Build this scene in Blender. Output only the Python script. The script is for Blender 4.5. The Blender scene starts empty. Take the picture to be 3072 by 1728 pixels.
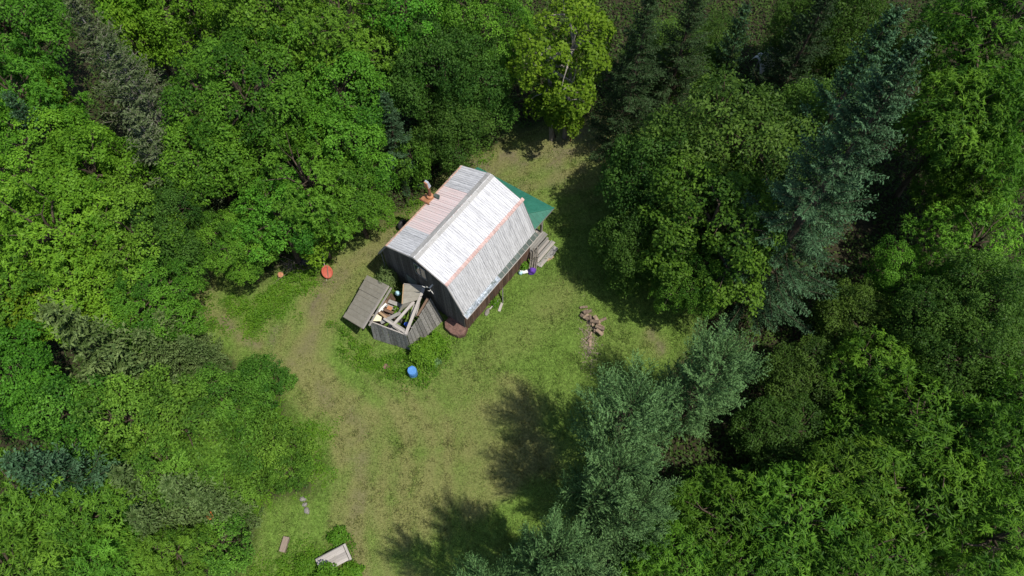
import bpy, bmesh, math, random
import numpy as np
from mathutils import Vector, Matrix

R = math.radians
scene = bpy.context.scene
COL = scene.collection

# ------------------------------------------------------------------ camera, sky, sun, exposure
cam_d = bpy.data.cameras.new('camera')
cam_d.sensor_width = 36.0
cam_d.lens = 36.0 * 2365.0 / 3072.0
cam_d.clip_end = 2000.0
cam = bpy.data.objects.new('camera', cam_d)
COL.objects.link(cam)
cam.location = (0, 0, 42.0)
cam.rotation_euler = (R(90 - 66), 0, 0)
scene.camera = cam

SUN_EL, SUN_AZ = 66.0, -30.0            # azimuth counter-clockwise from +X
world = bpy.data.worlds.new('World')
scene.world = world
world.use_nodes = True
wn = world.node_tree.nodes
sky = wn.new('ShaderNodeTexSky')
sky.sky_type = 'NISHITA'
sky.sun_disc = False
sky.sun_elevation = R(SUN_EL)
sky.sun_rotation = R(90 - SUN_AZ)
wn['Background'].inputs['Strength'].default_value = 0.115
world.node_tree.links.new(sky.outputs[0], wn['Background'].inputs['Color'])

sun_d = bpy.data.lights.new('sun', 'SUN')
sun_d.energy = 4.0
sun_d.angle = R(0.6)
sun_d.color = (1.0, 0.95, 0.86)
sun = bpy.data.objects.new('sun', sun_d)
COL.objects.link(sun)
sd = Vector((math.cos(R(SUN_EL)) * math.cos(R(SUN_AZ)), math.cos(R(SUN_EL)) * math.sin(R(SUN_AZ)), math.sin(R(SUN_EL))))
sun.rotation_euler = sd.to_track_quat('Z', 'Y').to_euler()
sun.location = (20, -10, 60)

scene.view_settings.view_transform = 'Standard'
scene.view_settings.look = 'None'
scene.view_settings.gamma = 1.0
scene.view_settings.exposure = 0.45
scene.view_settings.use_curve_mapping = False
scene.cycles.max_bounces = 6
scene.cycles.transparent_max_bounces = 4

# ------------------------------------------------------------------ tables (metres)
TREES = [  # kind, x, y, height, crown radius, label
    ('M', -28.28, 31.57, 11, 3.8, 'broad mid-green maple filling the top left corner'),
    ('G', -20.84, 27.59, 14, 3.0, 'grey-brown half-bare spruce nearest the top left corner'),
    ('G', -18.47, 24.87, 14, 3.0, 'grey-brown half-bare spruce, middle one of three leaning in a line'),
    ('G', -17.85, 22.53, 12, 2.8, 'lowest of the three greyish spruces below the small lime maples'),
    ('P', -22.09, 32.91, 10, 2.2, 'lime-green young maple at the top edge right of the grey spruces'),
    ('P', -21.98, 31.44, 9, 1.5, 'small lime-green maple beside the grey spruces, upper left'),
    ('P', -22.09, 29.97, 8, 1.0, 'tiny lime-green maple top against the grey spruces, upper left'),
    ('N', -18.10, 32.59, 11, 3.4, 'light green maple at the top edge, right of the lime maples'),
    ('M', -14.24, 25.85, 12, 4.3, 'largest bright green broad-crowned maple in the upper left woods'),
    ('M', -13.19, 30.97, 12, 3.8, 'olive-green maple at the top edge above the largest broad maple'),
    ('M', -9.18, 30.55, 12, 3.8, 'wide olive-green maple at the top edge left of centre'),
    ('M', -9.55, 26.85, 10, 3.4, 'rounded maple standing between the broad maple and the blue spruce'),
    ('M', -6.04, 31.86, 11, 3.3, 'maple at the top edge left of the dark alders'),
    ('B', -4.41, 29.03, 10, 3.0, 'dark green fine-leaved alder in the woods above the barn'),
    ('M', -1.77, 32.44, 11, 3.2, 'dark green maple at the top edge left of the yellow maple'),
    ('B', -1.99, 29.29, 9, 2.8, "dark alder left of the yellow maple's bare trunks"),
    ('B', -3.40, 27.20, 6.5, 2.6, "low bushy alder at the wood's edge above the barn roof"),
    ('B', -5.98, 25.96, 4.5, 1.6, "small alder at the wood's edge just left of the barn ridge"),
    ('S', -6.71, 26.05, 8.5, 1.7, 'slim blue-green spruce squeezed between maples above the stove pipe'),
    ('M', -9.00, 23.93, 9, 2.8, "maple at the wood's edge left of the blue-green spruce"),
    ('M', -10.60, 21.49, 9.5, 3.1, 'dark-gapped maple above the clearing, upper left of the barn'),
    ('M', -12.61, 20.38, 8, 2.8, 'maple overhanging the weed bed above the orange disc'),
    ('M', -8.70, 22.04, 7.5, 2.3, "small maple at the wood's edge nearest the stove pipe"),
    ('M', -14.88, 19.23, 6.5, 2.2, "spreading maple above the footpath's dark opening"),
    ('P', -10.76, 20.60, 5.0, 1.7, "bushy young maple at the wood's edge left of the barn"),
    ('M', -16.40, 23.25, 10, 2.8, 'maple crowded against the right side of the grey spruces'),
    ('B', -17.69, 19.96, 8.5, 2.4, 'dark fine-leaved tree in the gap below the grey spruces'),
    ('M', -26.72, 26.35, 11, 3.2, 'mid-green maple on the left edge below the corner maple'),
    ('S', -24.53, 24.10, 11, 2.0, 'dark blue-green spruce top cut by the left edge'),
    ('P', -25.48, 28.13, 8, 1.0, 'tiny lime-yellow maple top left of the grey spruces'),
    ('N', -25.28, 22.51, 10, 3.8, 'large yellowish-green maple on the left edge in the upper half'),
    ('N', -21.87, 22.26, 10, 3.2, 'bright lime-green maple below the lowest grey spruce'),
    ('M', -19.57, 18.62, 9, 3.3, 'bright maple left of the footpath opening'),
    ('N', -23.28, 18.50, 10, 3.7, 'broad light green maple on the left, level with the barn'),
    ('M', -25.11, 15.94, 9, 3.0, 'shaded maple on the left edge, level with the shed'),
    ('N', -21.82, 16.23, 8, 3.1, 'maple just above the small yellow maple on the left'),
    ('M', -18.53, 16.07, 7, 2.7, 'spreading maple whose edge hangs over the footpath'),
    ('Q', -21.64, 15.23, 6, 1.0, 'small bright yellow maple beside the tall olive fir on the left'),
    ('Q', -24.26, 15.18, 7, 1.7, 'yellow-green young maple behind the tall olive fir tip'),
    ('F', -19.53, 12.66, 11.5, 2.4, 'olive-tinged fir leaning outward on the left side'),
    ('F', -17.49, 14.62, 6, 1.3, "young olive-green fir nearest the lawn's left end"),
    ('F', -18.13, 13.49, 6.5, 1.5, 'young olive-green fir in the middle of the left fir clump'),
    ('F', -19.00, 12.41, 7, 1.7, 'young olive-green fir at the left of the left fir clump'),
    ('F', -16.77, 13.93, 4.5, 1.2, "short olive-green fir at the thicket's upper right corner"),
    ('M', -24.27, 11.59, 8, 2.7, 'mid-green maple on the left edge below the tall olive fir'),
    ('V', -14.84, 11.44, 5.2, 2.0, "bright bushy alder at the thicket's edge by the footpath"),
    ('B', -13.58, 12.59, 2.8, 1.7, "low yellow-green alder bush touching the lawn's corner"),
    ('V', -15.96, 9.29, 6.5, 2.6, 'dense alder bush in the middle of the left thicket'),
    ('V', -18.26, 9.71, 7.5, 2.7, 'alder bush in the left thicket below the firs'),
    ('B', -13.87, 9.49, 3.6, 2.3, "alder bush on the thicket's right side facing the lawn"),
    ('V', -20.74, 9.62, 8, 2.7, 'taller alder in the left thicket near the left edge'),
    ('B', -11.25, 7.76, 2.6, 1.4, 'small alder bush beside the lawn above the stones'),
    ('B', -12.22, 8.91, 3.2, 1.8, "alder bush at the thicket's right tip, beside the lawn"),
    ('V', -16.53, 7.44, 6, 2.3, 'alder bush in the lower middle of the left thicket'),
    ('B', -14.37, 7.09, 3.4, 2.2, 'alder bush above the small orange disc'),
    ('S', -19.86, 6.45, 11, 2.9, 'pale blue-green spruce lying toward the left edge, lower left'),
    ('F', -17.46, 6.67, 7, 1.8, 'olive fir left of the two firs in the lower thicket'),
    ('F', -15.19, 6.24, 7, 1.7, 'olive fir in the middle of the lower thicket'),
    ('F', -14.18, 5.81, 6.5, 1.5, 'olive fir beside the small orange disc'),
    ('F', -16.64, 4.96, 6.5, 1.6, 'olive fir lowest in the lower thicket'),
    ('Z', -21.51, 5.12, 9, 2.9, 'glossy long-leaved ash in the lower left corner area'),
    ('Z', -19.63, 4.69, 8, 2.5, 'long-leaved ash right of the corner ash, lower left'),
    ('Z', -21.44, 2.79, 9, 2.8, 'long-leaved ash in the bottom left corner'),
    ('Z', -18.72, 2.72, 7, 2.3, 'long-leaved ash at the bottom edge, second from the left corner'),
    ('Z', -15.91, 3.52, 5, 1.8, 'small long-leaved ash at the bottom edge below the firs'),
    ('B', -13.92, 4.20, 3.6, 1.9, 'alder bush at the bottom left beside the wooden block'),
    ('Z', -17.67, 2.99, 5, 1.7, 'small long-leaved ash at the bottom edge between two ashes'),
    ('Y', 2.95, 29.15, 12.5, 3.0, 'tall yellow-green maple with two bare trunks behind the barn'),
    ('Q', 2.72, 29.26, 4.5, 1.6, 'low yellow-green maple bush at the foot of the tall yellow maple'),
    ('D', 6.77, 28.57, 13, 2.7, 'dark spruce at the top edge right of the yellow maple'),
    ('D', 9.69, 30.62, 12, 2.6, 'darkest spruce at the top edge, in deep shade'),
    ('C', 13.09, 32.20, 8.5, 1.3, 'slim solitary spruce spire behind the round tree, upper right'),
    ('B', 17.63, 33.37, 8, 2.3, 'shaded broadleaf tree at the top edge right of the slim spire'),
    ('B', 19.29, 32.17, 10, 3.0, 'shaded broadleaf tree at the top edge behind the big spruces'),
    ('B', 20.72, 32.13, 4.5, 1.8, 'shaded bush between the white tarp and the big spruces'),
    ('B', 12.74, 34.50, 4.5, 2.0, 'olive bush below the slim solitary spruce spire'),
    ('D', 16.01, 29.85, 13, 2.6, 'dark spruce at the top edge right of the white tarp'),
    ('B', 21.37, 31.54, 7, 2.4, "shaded bush left of the narrower spruce's tip"),
    ('B', 8.92, 33.01, 6, 2.1, 'shaded bush between two dark spruces at the top'),
    ('B', 11.36, 33.22, 4.5, 2.2, 'olive bush at the far end of the clearing'),
    ('B', 9.39, 32.11, 3, 1.6, "small dark bush at the track's far end"),
    ('B', 11.39, 23.33, 11.5, 4.5, 'large round dark green tree right of the clearing'),
    ('B', 7.92, 22.22, 9.5, 3.6, 'dark green tree nearest the green porch roof'),
    ('B', 6.85, 19.77, 7, 2.5, 'leafy low tree edge overhanging the lawn right of the porch'),
    ('K', 10.19, 19.05, 11, 3.9, 'broad-leaved maple between the round tree and the big spruce'),
    ('K', 9.50, 17.43, 7, 2.3, 'low maple skirt overhanging the lawn above the log pile'),
    ('B', 16.04, 24.51, 10, 2.9, 'dark tree between the large round tree and the big spruce'),
    ('S', 13.51, 18.01, 22, 4.0, 'largest blue-green spruce, right of the clearing'),
    ('S', 15.97, 23.77, 17, 2.8, 'narrower blue-green spruce behind the largest spruce'),
    ('A', 25.29, 29.27, 13, 4.0, 'willow-leaved ash filling the top right corner'),
    ('A', 25.90, 24.33, 12, 3.4, 'willow-leaved ash on the right edge below the corner ash'),
    ('A', 23.40, 24.55, 11, 3.2, "willow-leaved ash just right of the largest spruce's tip"),
    ('A', 24.86, 22.43, 9, 2.6, 'willow-leaved ash with bare limbs showing on the right'),
    ('M', 23.97, 18.96, 8, 2.7, 'mid-green maple on the right, below the bare limbs'),
    ('M', 20.61, 17.97, 6, 2.0, "small maple at the largest spruce's lower right side"),
    ('B', 18.36, 15.72, 5, 2.2, 'dim low tree in the dark gap below the largest spruce'),
    ('B', 18.91, 10.96, 5, 2.0, 'dim low tree between the dark gap and the willow-leaved ashes'),
    ('B', 15.70, 12.54, 4.5, 2.4, 'dim bush in the dark gap right of the topmost larch'),
    ('B', 13.60, 9.38, 4.5, 2.5, 'dim bush in the dark gap right of the widest larch'),
    ('B', 23.74, 15.29, 9, 3.0, 'dark alder on the right edge at mid height'),
    ('B', 21.01, 14.92, 8, 2.6, 'dark alder below the small maple, right side'),
    ('B', 22.06, 12.38, 9, 2.9, 'greyish-green alder on the right edge, lower half'),
    ('A', 18.18, 12.21, 7, 2.4, 'bright willow-leaved sapling alone in the dark gap on the right'),
    ('A', 23.47, 10.40, 9, 2.2, 'willow-leaved ash on the right edge, lower half'),
    ('A', 18.84, 8.88, 9, 3.4, "willow-leaved ash right of the larches' dark gap"),
    ('A', 21.44, 7.45, 10, 3.0, 'willow-leaved ash on the right edge, lower right'),
    ('A', 15.36, 6.46, 8, 2.8, 'willow-leaved ash in the middle of the lower right stand'),
    ('A', 9.86, 4.78, 7, 3.0, 'willow-leaved ash at the bottom beside the larches'),
    ('A', 7.27, 3.43, 6.5, 2.4, 'small willow-leaved ash at the bottom edge by the larches'),
    ('A', 12.88, 4.52, 8, 3.3, 'willow-leaved ash at the bottom, third from the larches'),
    ('A', 17.73, 5.29, 9, 3.5, 'willow-leaved ash in the lower right, second from the edge'),
    ('A', 20.50, 4.36, 10, 3.0, 'willow-leaved ash in the bottom right corner'),
    ('A', 10.35, 2.72, 7, 2.2, 'willow-leaved ash cut by the bottom edge, nearest the larches'),
    ('A', 14.81, 2.79, 9, 3.3, 'willow-leaved ash cut by the bottom edge, middle of the right stand'),
    ('L', 8.98, 10.88, 9.5, 2.1, 'round feathery larch, topmost of the larches'),
    ('L', 5.25, 8.61, 11, 2.4, 'widest feathery larch, left of the dark gap'),
    ('L', 5.05, 4.55, 10, 1.7, 'dim larch between the widest larch and the bottom larches'),
    ('L', 4.24, 6.29, 11, 1.9, 'shaded larch in the middle of the larch row'),
    ('L', 1.18, 2.93, 12, 1.7, 'spiky larch in the bottom middle above the long shadow'),
    ('L', -1.07, 1.77, 11, 1.5, 'larch nearest the bench, at the bottom edge'),
    ('L', 2.82, 1.98, 11, 2.0, 'larch cut by the bottom edge in the middle'),
]
CLEARING = [(-2.69, 26.99), (-0.71, 28.47), (0.30, 29.23), (4.12, 29.68), (7.28, 31.54), (10.85, 34.11), (12.37, 33.46), (10.10, 31.23), (7.80, 27.58), (8.71, 23.03), (10.07, 19.32), (9.97, 15.60), (8.24, 13.71), (6.81, 12.12), (5.84, 10.35), (4.86, 7.80), (2.69, 5.17), (-0.76, 2.89), (-2.71, 1.57), (-13.53, 1.57), (-13.45, 3.82), (-13.10, 5.77), (-11.68, 5.97), (-9.72, 6.97), (-9.53, 8.21), (-10.56, 9.06), (-11.31, 10.13), (-13.11, 12.57), (-15.09, 14.18), (-16.76, 14.89), (-18.67, 15.60), (-19.36, 18.31), (-18.88, 19.58), (-17.52, 19.84), (-15.43, 18.31), (-13.71, 19.32), (-12.21, 20.62), (-10.18, 21.68), (-8.32, 22.22), (-5.54, 24.14)]
TRACKS = [
    ([(6.99, 30.92), (4.11, 29.38), (0.30, 27.88), (-2.67, 26.12), (-5.74, 23.31), (-7.80, 21.68), (-9.58, 20.10), (-10.90, 18.06), (-11.68, 15.60), (-12.03, 13.71), (-10.68, 12.34), (-8.80, 10.78), (-8.02, 9.06), (-8.05, 6.77), (-8.09, 4.78), (-7.49, 2.31)], 1.3, 0.95, 0.5),
    ([(-18.41, 19.58), (-17.51, 17.56), (-15.77, 15.84), (-13.59, 14.65), (-12.03, 13.71)], 0.7, 0.5, 0.8),
    ([(-10.02, 12.34), (-6.27, 11.89), (-3.46, 12.57), (-1.29, 14.41), (0.95, 16.33), (3.06, 18.56)], 1.2, 0.3, 0),
    ([(-7.73, 11.00), (-5.11, 10.35), (-2.33, 10.78), (-0.17, 12.12)], 1.2, 0.8, 0),
    ([(-7.79, 8.84), (-5.61, 7.80), (-2.92, 8.84), (-0.60, 10.35), (0.47, 10.78)], 1.3, 0.8, 0),
    ([(-7.79, 6.17), (-5.89, 5.37), (-3.90, 6.77), (-0.80, 8.21), (1.32, 9.27)], 1.4, 0.9, 0),
    ([(-7.21, 3.82), (-6.14, 2.89), (-5.31, 2.31)], 1.2, 0.7, 0),
    ([(-2.20, 27.58), (-0.20, 27.88), (2.81, 27.88), (4.84, 28.47)], 1.8, 0.6, 0.8),  # top lawn strip: brown soil colour carries painted cloud shade
    ([(0.05, 26.12), (2.77, 26.41), (5.30, 27.58), (6.92, 29.68)], 1.6, 0.5, 0.4),  # second top lawn strip, cloud shade painted in as soil
    ([(-10.91, 19.32), (-11.22, 17.81), (-11.55, 16.57)], 0.35, 0.2, 0.9),
    ([(-13.32, 16.08), (-13.45, 15.36)], 0.5, 0.2, 0.8),
    ([(7.90, 15.12), (8.39, 15.60)], 0.6, 0.4, 0.8),
    ([(4.03, 16.82), (4.31, 15.12)], 0.5, 0.3, 0.7),
]
WEED_BEDS = [
    [(-17.97, 18.31), (-14.90, 17.81), (-12.45, 20.62), (-10.35, 20.89), (-10.91, 19.32), (-12.98, 17.06), (-14.61, 15.60), (-16.10, 16.57)],
    [(-10.15, 16.08), (-8.02, 14.89), (-5.77, 14.65), (-4.26, 16.08), (-3.32, 15.12), (-4.15, 13.25), (-5.89, 12.91), (-7.93, 13.71), (-9.81, 14.89)],
    [(-13.11, 12.57), (-11.60, 10.78), (-9.64, 10.56), (-9.17, 10.13), (-10.56, 9.06), (-9.72, 8.00), (-10.18, 7.38), (-12.19, 6.77), (-13.30, 5.77), (-14.41, 7.80), (-14.43, 11.00)],
    [(-11.05, 4.01), (-8.70, 4.78), (-8.01, 3.82), (-8.09, 2.31), (-13.61, 2.12), (-12.99, 3.43)],
    [(6.97, 30.61), (9.13, 32.18), (12.23, 34.77), (12.93, 33.79), (9.02, 30.61)],
    [(-2.93, 26.70), (-0.96, 28.47), (-1.45, 27.58), (-4.12, 25.26), (-6.00, 23.58), (-6.92, 22.76), (-7.84, 22.22), (-6.97, 23.58)],
    [(-19.21, 18.81), (-18.29, 18.81), (-17.51, 16.82), (-16.41, 15.60), (-18.89, 15.60)],
]

# ------------------------------------------------------------------ helpers
def tag(o, label=None, category=None, group=None, kind=None):
    if label: o['label'] = label
    if category: o['category'] = category
    if group: o['group'] = group
    if kind: o['kind'] = kind
    return o

def obj(name, mesh, mat=None, parent=None, loc=None, rot=None, scale=None):
    o = bpy.data.objects.new(name, mesh)
    COL.objects.link(o)
    if mat is not None:
        if len(mesh.materials) == 0:
            mesh.materials.append(mat)
        elif mesh.materials[0] != mat:
            o.material_slots[0].link = 'OBJECT'
            o.material_slots[0].material = mat
    if parent: o.parent = parent
    if loc is not None: o.location = loc
    if rot is not None: o.rotation_euler = rot
    if scale is not None: o.scale = scale
    return o

def empty(name, loc, rz=0.0):
    o = bpy.data.objects.new(name, None)
    COL.objects.link(o)
    o.location = loc
    o.rotation_euler = (0, 0, rz)
    o.empty_display_size = 0.3
    return o

def np_mesh(name, V, F, smooth=False, attr=None, cattr=None):
    """V (n,3); F (m,k) with one k."""
    me = bpy.data.meshes.new(name)
    V = np.ascontiguousarray(V, dtype=np.float32)
    F = np.ascontiguousarray(F, dtype=np.int32)
    m, k = F.shape
    me.vertices.add(len(V)); me.vertices.foreach_set('co', V.ravel())
    me.loops.add(m * k); me.loops.foreach_set('vertex_index', F.ravel())
    me.polygons.add(m)
    me.polygons.foreach_set('loop_start', np.arange(0, m * k, k, dtype=np.int32))
    me.polygons.foreach_set('loop_total', np.full(m, k, dtype=np.int32))
    if smooth: me.polygons.foreach_set('use_smooth', np.ones(m, dtype=bool))
    if attr is not None:
        for n, a in attr.items():
            at = me.attributes.new(n, 'FLOAT', 'POINT')
            at.data.foreach_set('value', np.ascontiguousarray(a, dtype=np.float32))
    if cattr is not None:
        for n, a in cattr.items():
            at = me.attributes.new(n, 'FLOAT_COLOR', 'POINT')
            at.data.foreach_set('color', np.ascontiguousarray(a, dtype=np.float32).ravel())
    me.update(calc_edges=True)
    return me

def bm_mesh(name, bm, smooth=False):
    me = bpy.data.meshes.new(name)
    bmesh.ops.recalc_face_normals(bm, faces=bm.faces)
    if smooth:
        for f in bm.faces: f.smooth = True
    bm.to_mesh(me); bm.free()
    return me

def poly_mesh(name, verts, faces, smooth=False):
    me = bpy.data.meshes.new(name)
    me.from_pydata([tuple(v) for v in verts], [], faces)
    bm = bmesh.new(); bm.from_mesh(me)
    bmesh.ops.recalc_face_normals(bm, faces=bm.faces)
    if smooth:
        for f in bm.faces: f.smooth = True
    bm.to_mesh(me); bm.free()
    return me

def norm(a):
    return a / np.maximum(np.linalg.norm(a, axis=-1, keepdims=True), 1e-9)

def tubes(lines, sides=6):
    """lines: list of (points (n,3), radii (n)). -> V, F quads"""
    VV, FF, off = [], [], 0
    ang = np.linspace(0, 2 * np.pi, sides, endpoint=False)
    for P, r in lines:
        P = np.asarray(P, float); r = np.asarray(r, float); n = len(P)
        t = np.gradient(P, axis=0); t = norm(t)
        ref = np.where(np.abs(t[:, 2:3]) > .9, np.array([[1., 0, 0]]), np.array([[0., 0, 1]]))
        u = norm(np.cross(t, ref)); w = np.cross(t, u)
        ring = P[:, None] + r[:, None, None] * (np.cos(ang)[None, :, None] * u[:, None] + np.sin(ang)[None, :, None] * w[:, None])
        VV.append(ring.reshape(-1, 3))
        i = np.arange(n - 1)[:, None] * sides + np.arange(sides)[None]
        j = np.arange(n - 1)[:, None] * sides + (np.arange(sides)[None] + 1) % sides
        FF.append(np.stack([i, j, j + sides, i + sides], -1).reshape(-1, 4) + off)
        off += n * sides
    return np.concatenate(VV), np.concatenate(FF)

def leaf_quads(P, N, D, L, W, fold=.18):
    """diamond leaves at P with normal N and axis D."""
    D = norm(D - N * np.sum(D * N, -1, keepdims=True))
    S = np.cross(N, D)
    L = np.broadcast_to(np.asarray(L, float), (len(P),))[:, None]; W = np.broadcast_to(np.asarray(W, float), (len(P),))[:, None]
    a = P - D * L * .5
    b = P + S * W * .5 + N * W * fold - D * L * .05
    c = P + D * L * .5 - N * L * .08
    d = P - S * W * .5 + N * W * fold - D * L * .05
    V = np.stack([a, b, c, d], 1).reshape(-1, 3)
    F = np.arange(len(V)).reshape(-1, 4)
    return V, F

# ------------------------------------------------------------------ materials
def new_mat(name):
    m = bpy.data.materials.new(name); m.use_nodes = True
    nt = m.node_tree
    return m, nt, nt.nodes['Principled BSDF'], nt.links.new

def ramp(nt, stops):
    r = nt.nodes.new('ShaderNodeValToRGB')
    e = r.color_ramp.elements
    while len(e) < len(stops): e.new(0.5)
    for i, (p, c) in enumerate(stops):
        e[i].position = p; e[i].color = (*c, 1)
    return r

def mixc(nt, a, b, f, mode='MIX'):
    n = nt.nodes.new('ShaderNodeMix'); n.data_type = 'RGBA'; n.blend_type = mode
    for sock, v in ((n.inputs[0], f), (n.inputs[6], a), (n.inputs[7], b)):
        if hasattr(v, 'is_output'): nt.links.new(v, sock)
        elif isinstance(v, (int, float)): sock.default_value = v
        else: sock.default_value = (*v, 1)
    return n.outputs[2]

def math_n(nt, op, a, b=0.0):
    n = nt.nodes.new('ShaderNodeMath'); n.operation = op
    for s, v in zip(n.inputs, (a, b)):
        if hasattr(v, 'is_output'): nt.links.new(v, s)
        else: s.default_value = v
    return n.outputs[0]

def noise(nt, vec, scale, detail=4.0, rough=.6):
    n = nt.nodes.new('ShaderNodeTexNoise')
    n.inputs['Scale'].default_value = scale; n.inputs['Detail'].default_value = detail; n.inputs['Roughness'].default_value = rough
    if vec is not None: nt.links.new(vec, n.inputs['Vector'])
    return n.outputs['Fac']

def mapped(nt, scale, rand=0.0, coord='Object'):
    tc = nt.nodes.new('ShaderNodeTexCoord'); mp = nt.nodes.new('ShaderNodeMapping')
    mp.inputs['Scale'].default_value = scale
    nt.links.new(tc.outputs[coord], mp.inputs['Vector'])
    if rand:
        oi = nt.nodes.new('ShaderNodeObjectInfo')
        v = math_n(nt, 'MULTIPLY', oi.outputs['Random'], rand)
        cb = nt.nodes.new('ShaderNodeCombineXYZ')
        for s in cb.inputs: nt.links.new(v, s)
        nt.links.new(cb.outputs[0], mp.inputs['Location'])
    return mp.outputs[0]

def foliage(name, dark, light, trans=.32, rough=.5, vary=.25, hue=.02, spec=.10):
    m, nt, b, link = new_mat(name)
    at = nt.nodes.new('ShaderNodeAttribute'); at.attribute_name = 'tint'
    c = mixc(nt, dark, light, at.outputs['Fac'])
    oi = nt.nodes.new('ShaderNodeObjectInfo')
    hs = nt.nodes.new('ShaderNodeHueSaturation')
    link(c, hs.inputs['Color'])
    link(math_n(nt, 'ADD', math_n(nt, 'MULTIPLY', oi.outputs['Random'], hue * 2), .5 - hue), hs.inputs['Hue'])
    wn_ = nt.nodes.new('ShaderNodeTexWhiteNoise'); wn_.noise_dimensions = '1D'
    link(oi.outputs['Random'], wn_.inputs['W'])
    link(math_n(nt, 'ADD', math_n(nt, 'MULTIPLY', wn_.outputs['Value'], vary * 2), 1 - vary), hs.inputs['Value'])
    link(hs.outputs[0], b.inputs['Base Color'])
    b.inputs['Roughness'].default_value = rough
    b.inputs['Specular IOR Level'].default_value = spec
    tr = nt.nodes.new('ShaderNodeBsdfTranslucent')
    tcol = mixc(nt, hs.outputs[0], (1.15, 1.45, .45), 1.0, 'MULTIPLY')
    link(tcol, tr.inputs['Color'])
    mx = nt.nodes.new('ShaderNodeMixShader'); mx.inputs[0].default_value = trans
    link(b.outputs[0], mx.inputs[1]); link(tr.outputs[0], mx.inputs[2])
    link(mx.outputs[0], nt.nodes['Material Output'].inputs['Surface'])
    return m

def weathered(name, c0, c1, rough=.85, stretch=(1.5, 9, 9), rnd=.25, rust=None, bump=.15, lo=.35, hi=.7):
    """boards: unit cube objects, X along the grain."""
    m, nt, b, link = new_mat(name)
    v = mapped(nt, stretch, 37.0)
    n1 = noise(nt, v, 2.2, 6, .65)
    rp = ramp(nt, [(lo, c0), (hi, c1)]); link(n1, rp.inputs[0])
    c = rp.outputs[0]
    if rust:
        n2 = noise(nt, mapped(nt, (2, 2, 2), 91.0), 1.6, 4, .6)
        r2 = ramp(nt, [(.5, (0, 0, 0)), (.68, (1, 1, 1))]); link(n2, r2.inputs[0])
        c = mixc(nt, c, rust, r2.outputs[0])
    oi = nt.nodes.new('ShaderNodeObjectInfo')
    hs = nt.nodes.new('ShaderNodeHueSaturation'); link(c, hs.inputs['Color'])
    link(math_n(nt, 'ADD', math_n(nt, 'MULTIPLY', oi.outputs['Random'], rnd * 2), 1 - rnd), hs.inputs['Value'])
    link(hs.outputs[0], b.inputs['Base Color'])
    b.inputs['Roughness'].default_value = rough
    b.inputs['Specular IOR Level'].default_value = .25
    if bump:
        bp = nt.nodes.new('ShaderNodeBump'); bp.inputs['Strength'].default_value = bump; bp.inputs['Distance'].default_value = .02
        link(n1, bp.inputs['Height']); link(bp.outputs[0], b.inputs['Normal'])
    return m

def plain(name, c0, c1, rough=.6, metal=0.0, scale=6.0, spec=.4):
    m, nt, b, link = new_mat(name)
    n1 = noise(nt, mapped(nt, (1, 1, 1), 13.0), scale, 5, .65)
    rp = ramp(nt, [(.35, c0), (.68, c1)]); link(n1, rp.inputs[0])
    link(rp.outputs[0], b.inputs['Base Color'])
    b.inputs['Roughness'].default_value = rough; b.inputs['Metallic'].default_value = metal
    b.inputs['Specular IOR Level'].default_value = spec
    return m

M = {}
M['maple'] = foliage('maple_leaf', (.031, .098, .009), (.120, .272, .024), vary=.20, hue=.016)
M['lime'] = foliage('lime_leaf', (.066, .160, .010), (.165, .310, .024), vary=.12, hue=.010)
M['yellow'] = foliage('yellow_leaf', (.066, .132, .008), (.168, .262, .018), vary=.08, hue=.006)
M['alder'] = foliage('alder_leaf', (.026, .066, .010), (.082, .158, .024), vary=.18, hue=.012)  # lowered along with the ash, cloud shade put into the leaf colour
M['ash'] = foliage('ash_leaf', (.027, .080, .008), (.102, .210, .018), vary=.20, hue=.012)  # leaf colour darkened to stand in for cloud shade over the right-hand trees
M['ash_bright'] = foliage('bright_ash_leaf', (.038, .112, .011), (.138, .286, .028), vary=.12, hue=.012)
M['maple_mid'] = foliage('mid_maple_leaf', (.026, .074, .009), (.100, .200, .020), vary=.10, hue=.01)
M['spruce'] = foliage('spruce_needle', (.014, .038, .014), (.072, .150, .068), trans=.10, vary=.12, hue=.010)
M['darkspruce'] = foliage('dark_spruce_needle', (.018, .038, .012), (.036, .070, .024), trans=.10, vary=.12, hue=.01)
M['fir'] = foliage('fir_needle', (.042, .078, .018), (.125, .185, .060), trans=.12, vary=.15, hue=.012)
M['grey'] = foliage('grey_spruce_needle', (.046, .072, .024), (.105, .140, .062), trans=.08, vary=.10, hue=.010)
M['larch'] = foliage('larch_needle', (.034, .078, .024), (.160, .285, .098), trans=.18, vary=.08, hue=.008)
M['thicket'] = foliage('thicket_leaf', (.040, .110, .013), (.145, .292, .034), vary=.14, hue=.014)
M['weed'] = foliage('weed_leaf', (.055, .145, .010), (.130, .255, .022), vary=.1, hue=.01)
M['fern'] = foliage('undergrowth_leaf', (.028, .060, .012), (.070, .118, .022), vary=.1, hue=.01)

def bark_mat(name, c0, c1):
    m, nt, b, link = new_mat(name)
    n1 = noise(nt, mapped(nt, (3, 3, .8), 11.0), 3.0, 5, .7)
    rp = ramp(nt, [(.35, c0), (.7, c1)]); link(n1, rp.inputs[0]); link(rp.outputs[0], b.inputs['Base Color'])
    b.inputs['Roughness'].default_value = .9; b.inputs['Specular IOR Level'].default_value = .15
    return m
M['bark'] = bark_mat('bark', (.040, .030, .020), (.115, .088, .062))
M['greybark'] = bark_mat('grey_bark', (.13, .115, .095), (.31, .28, .24))

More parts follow.
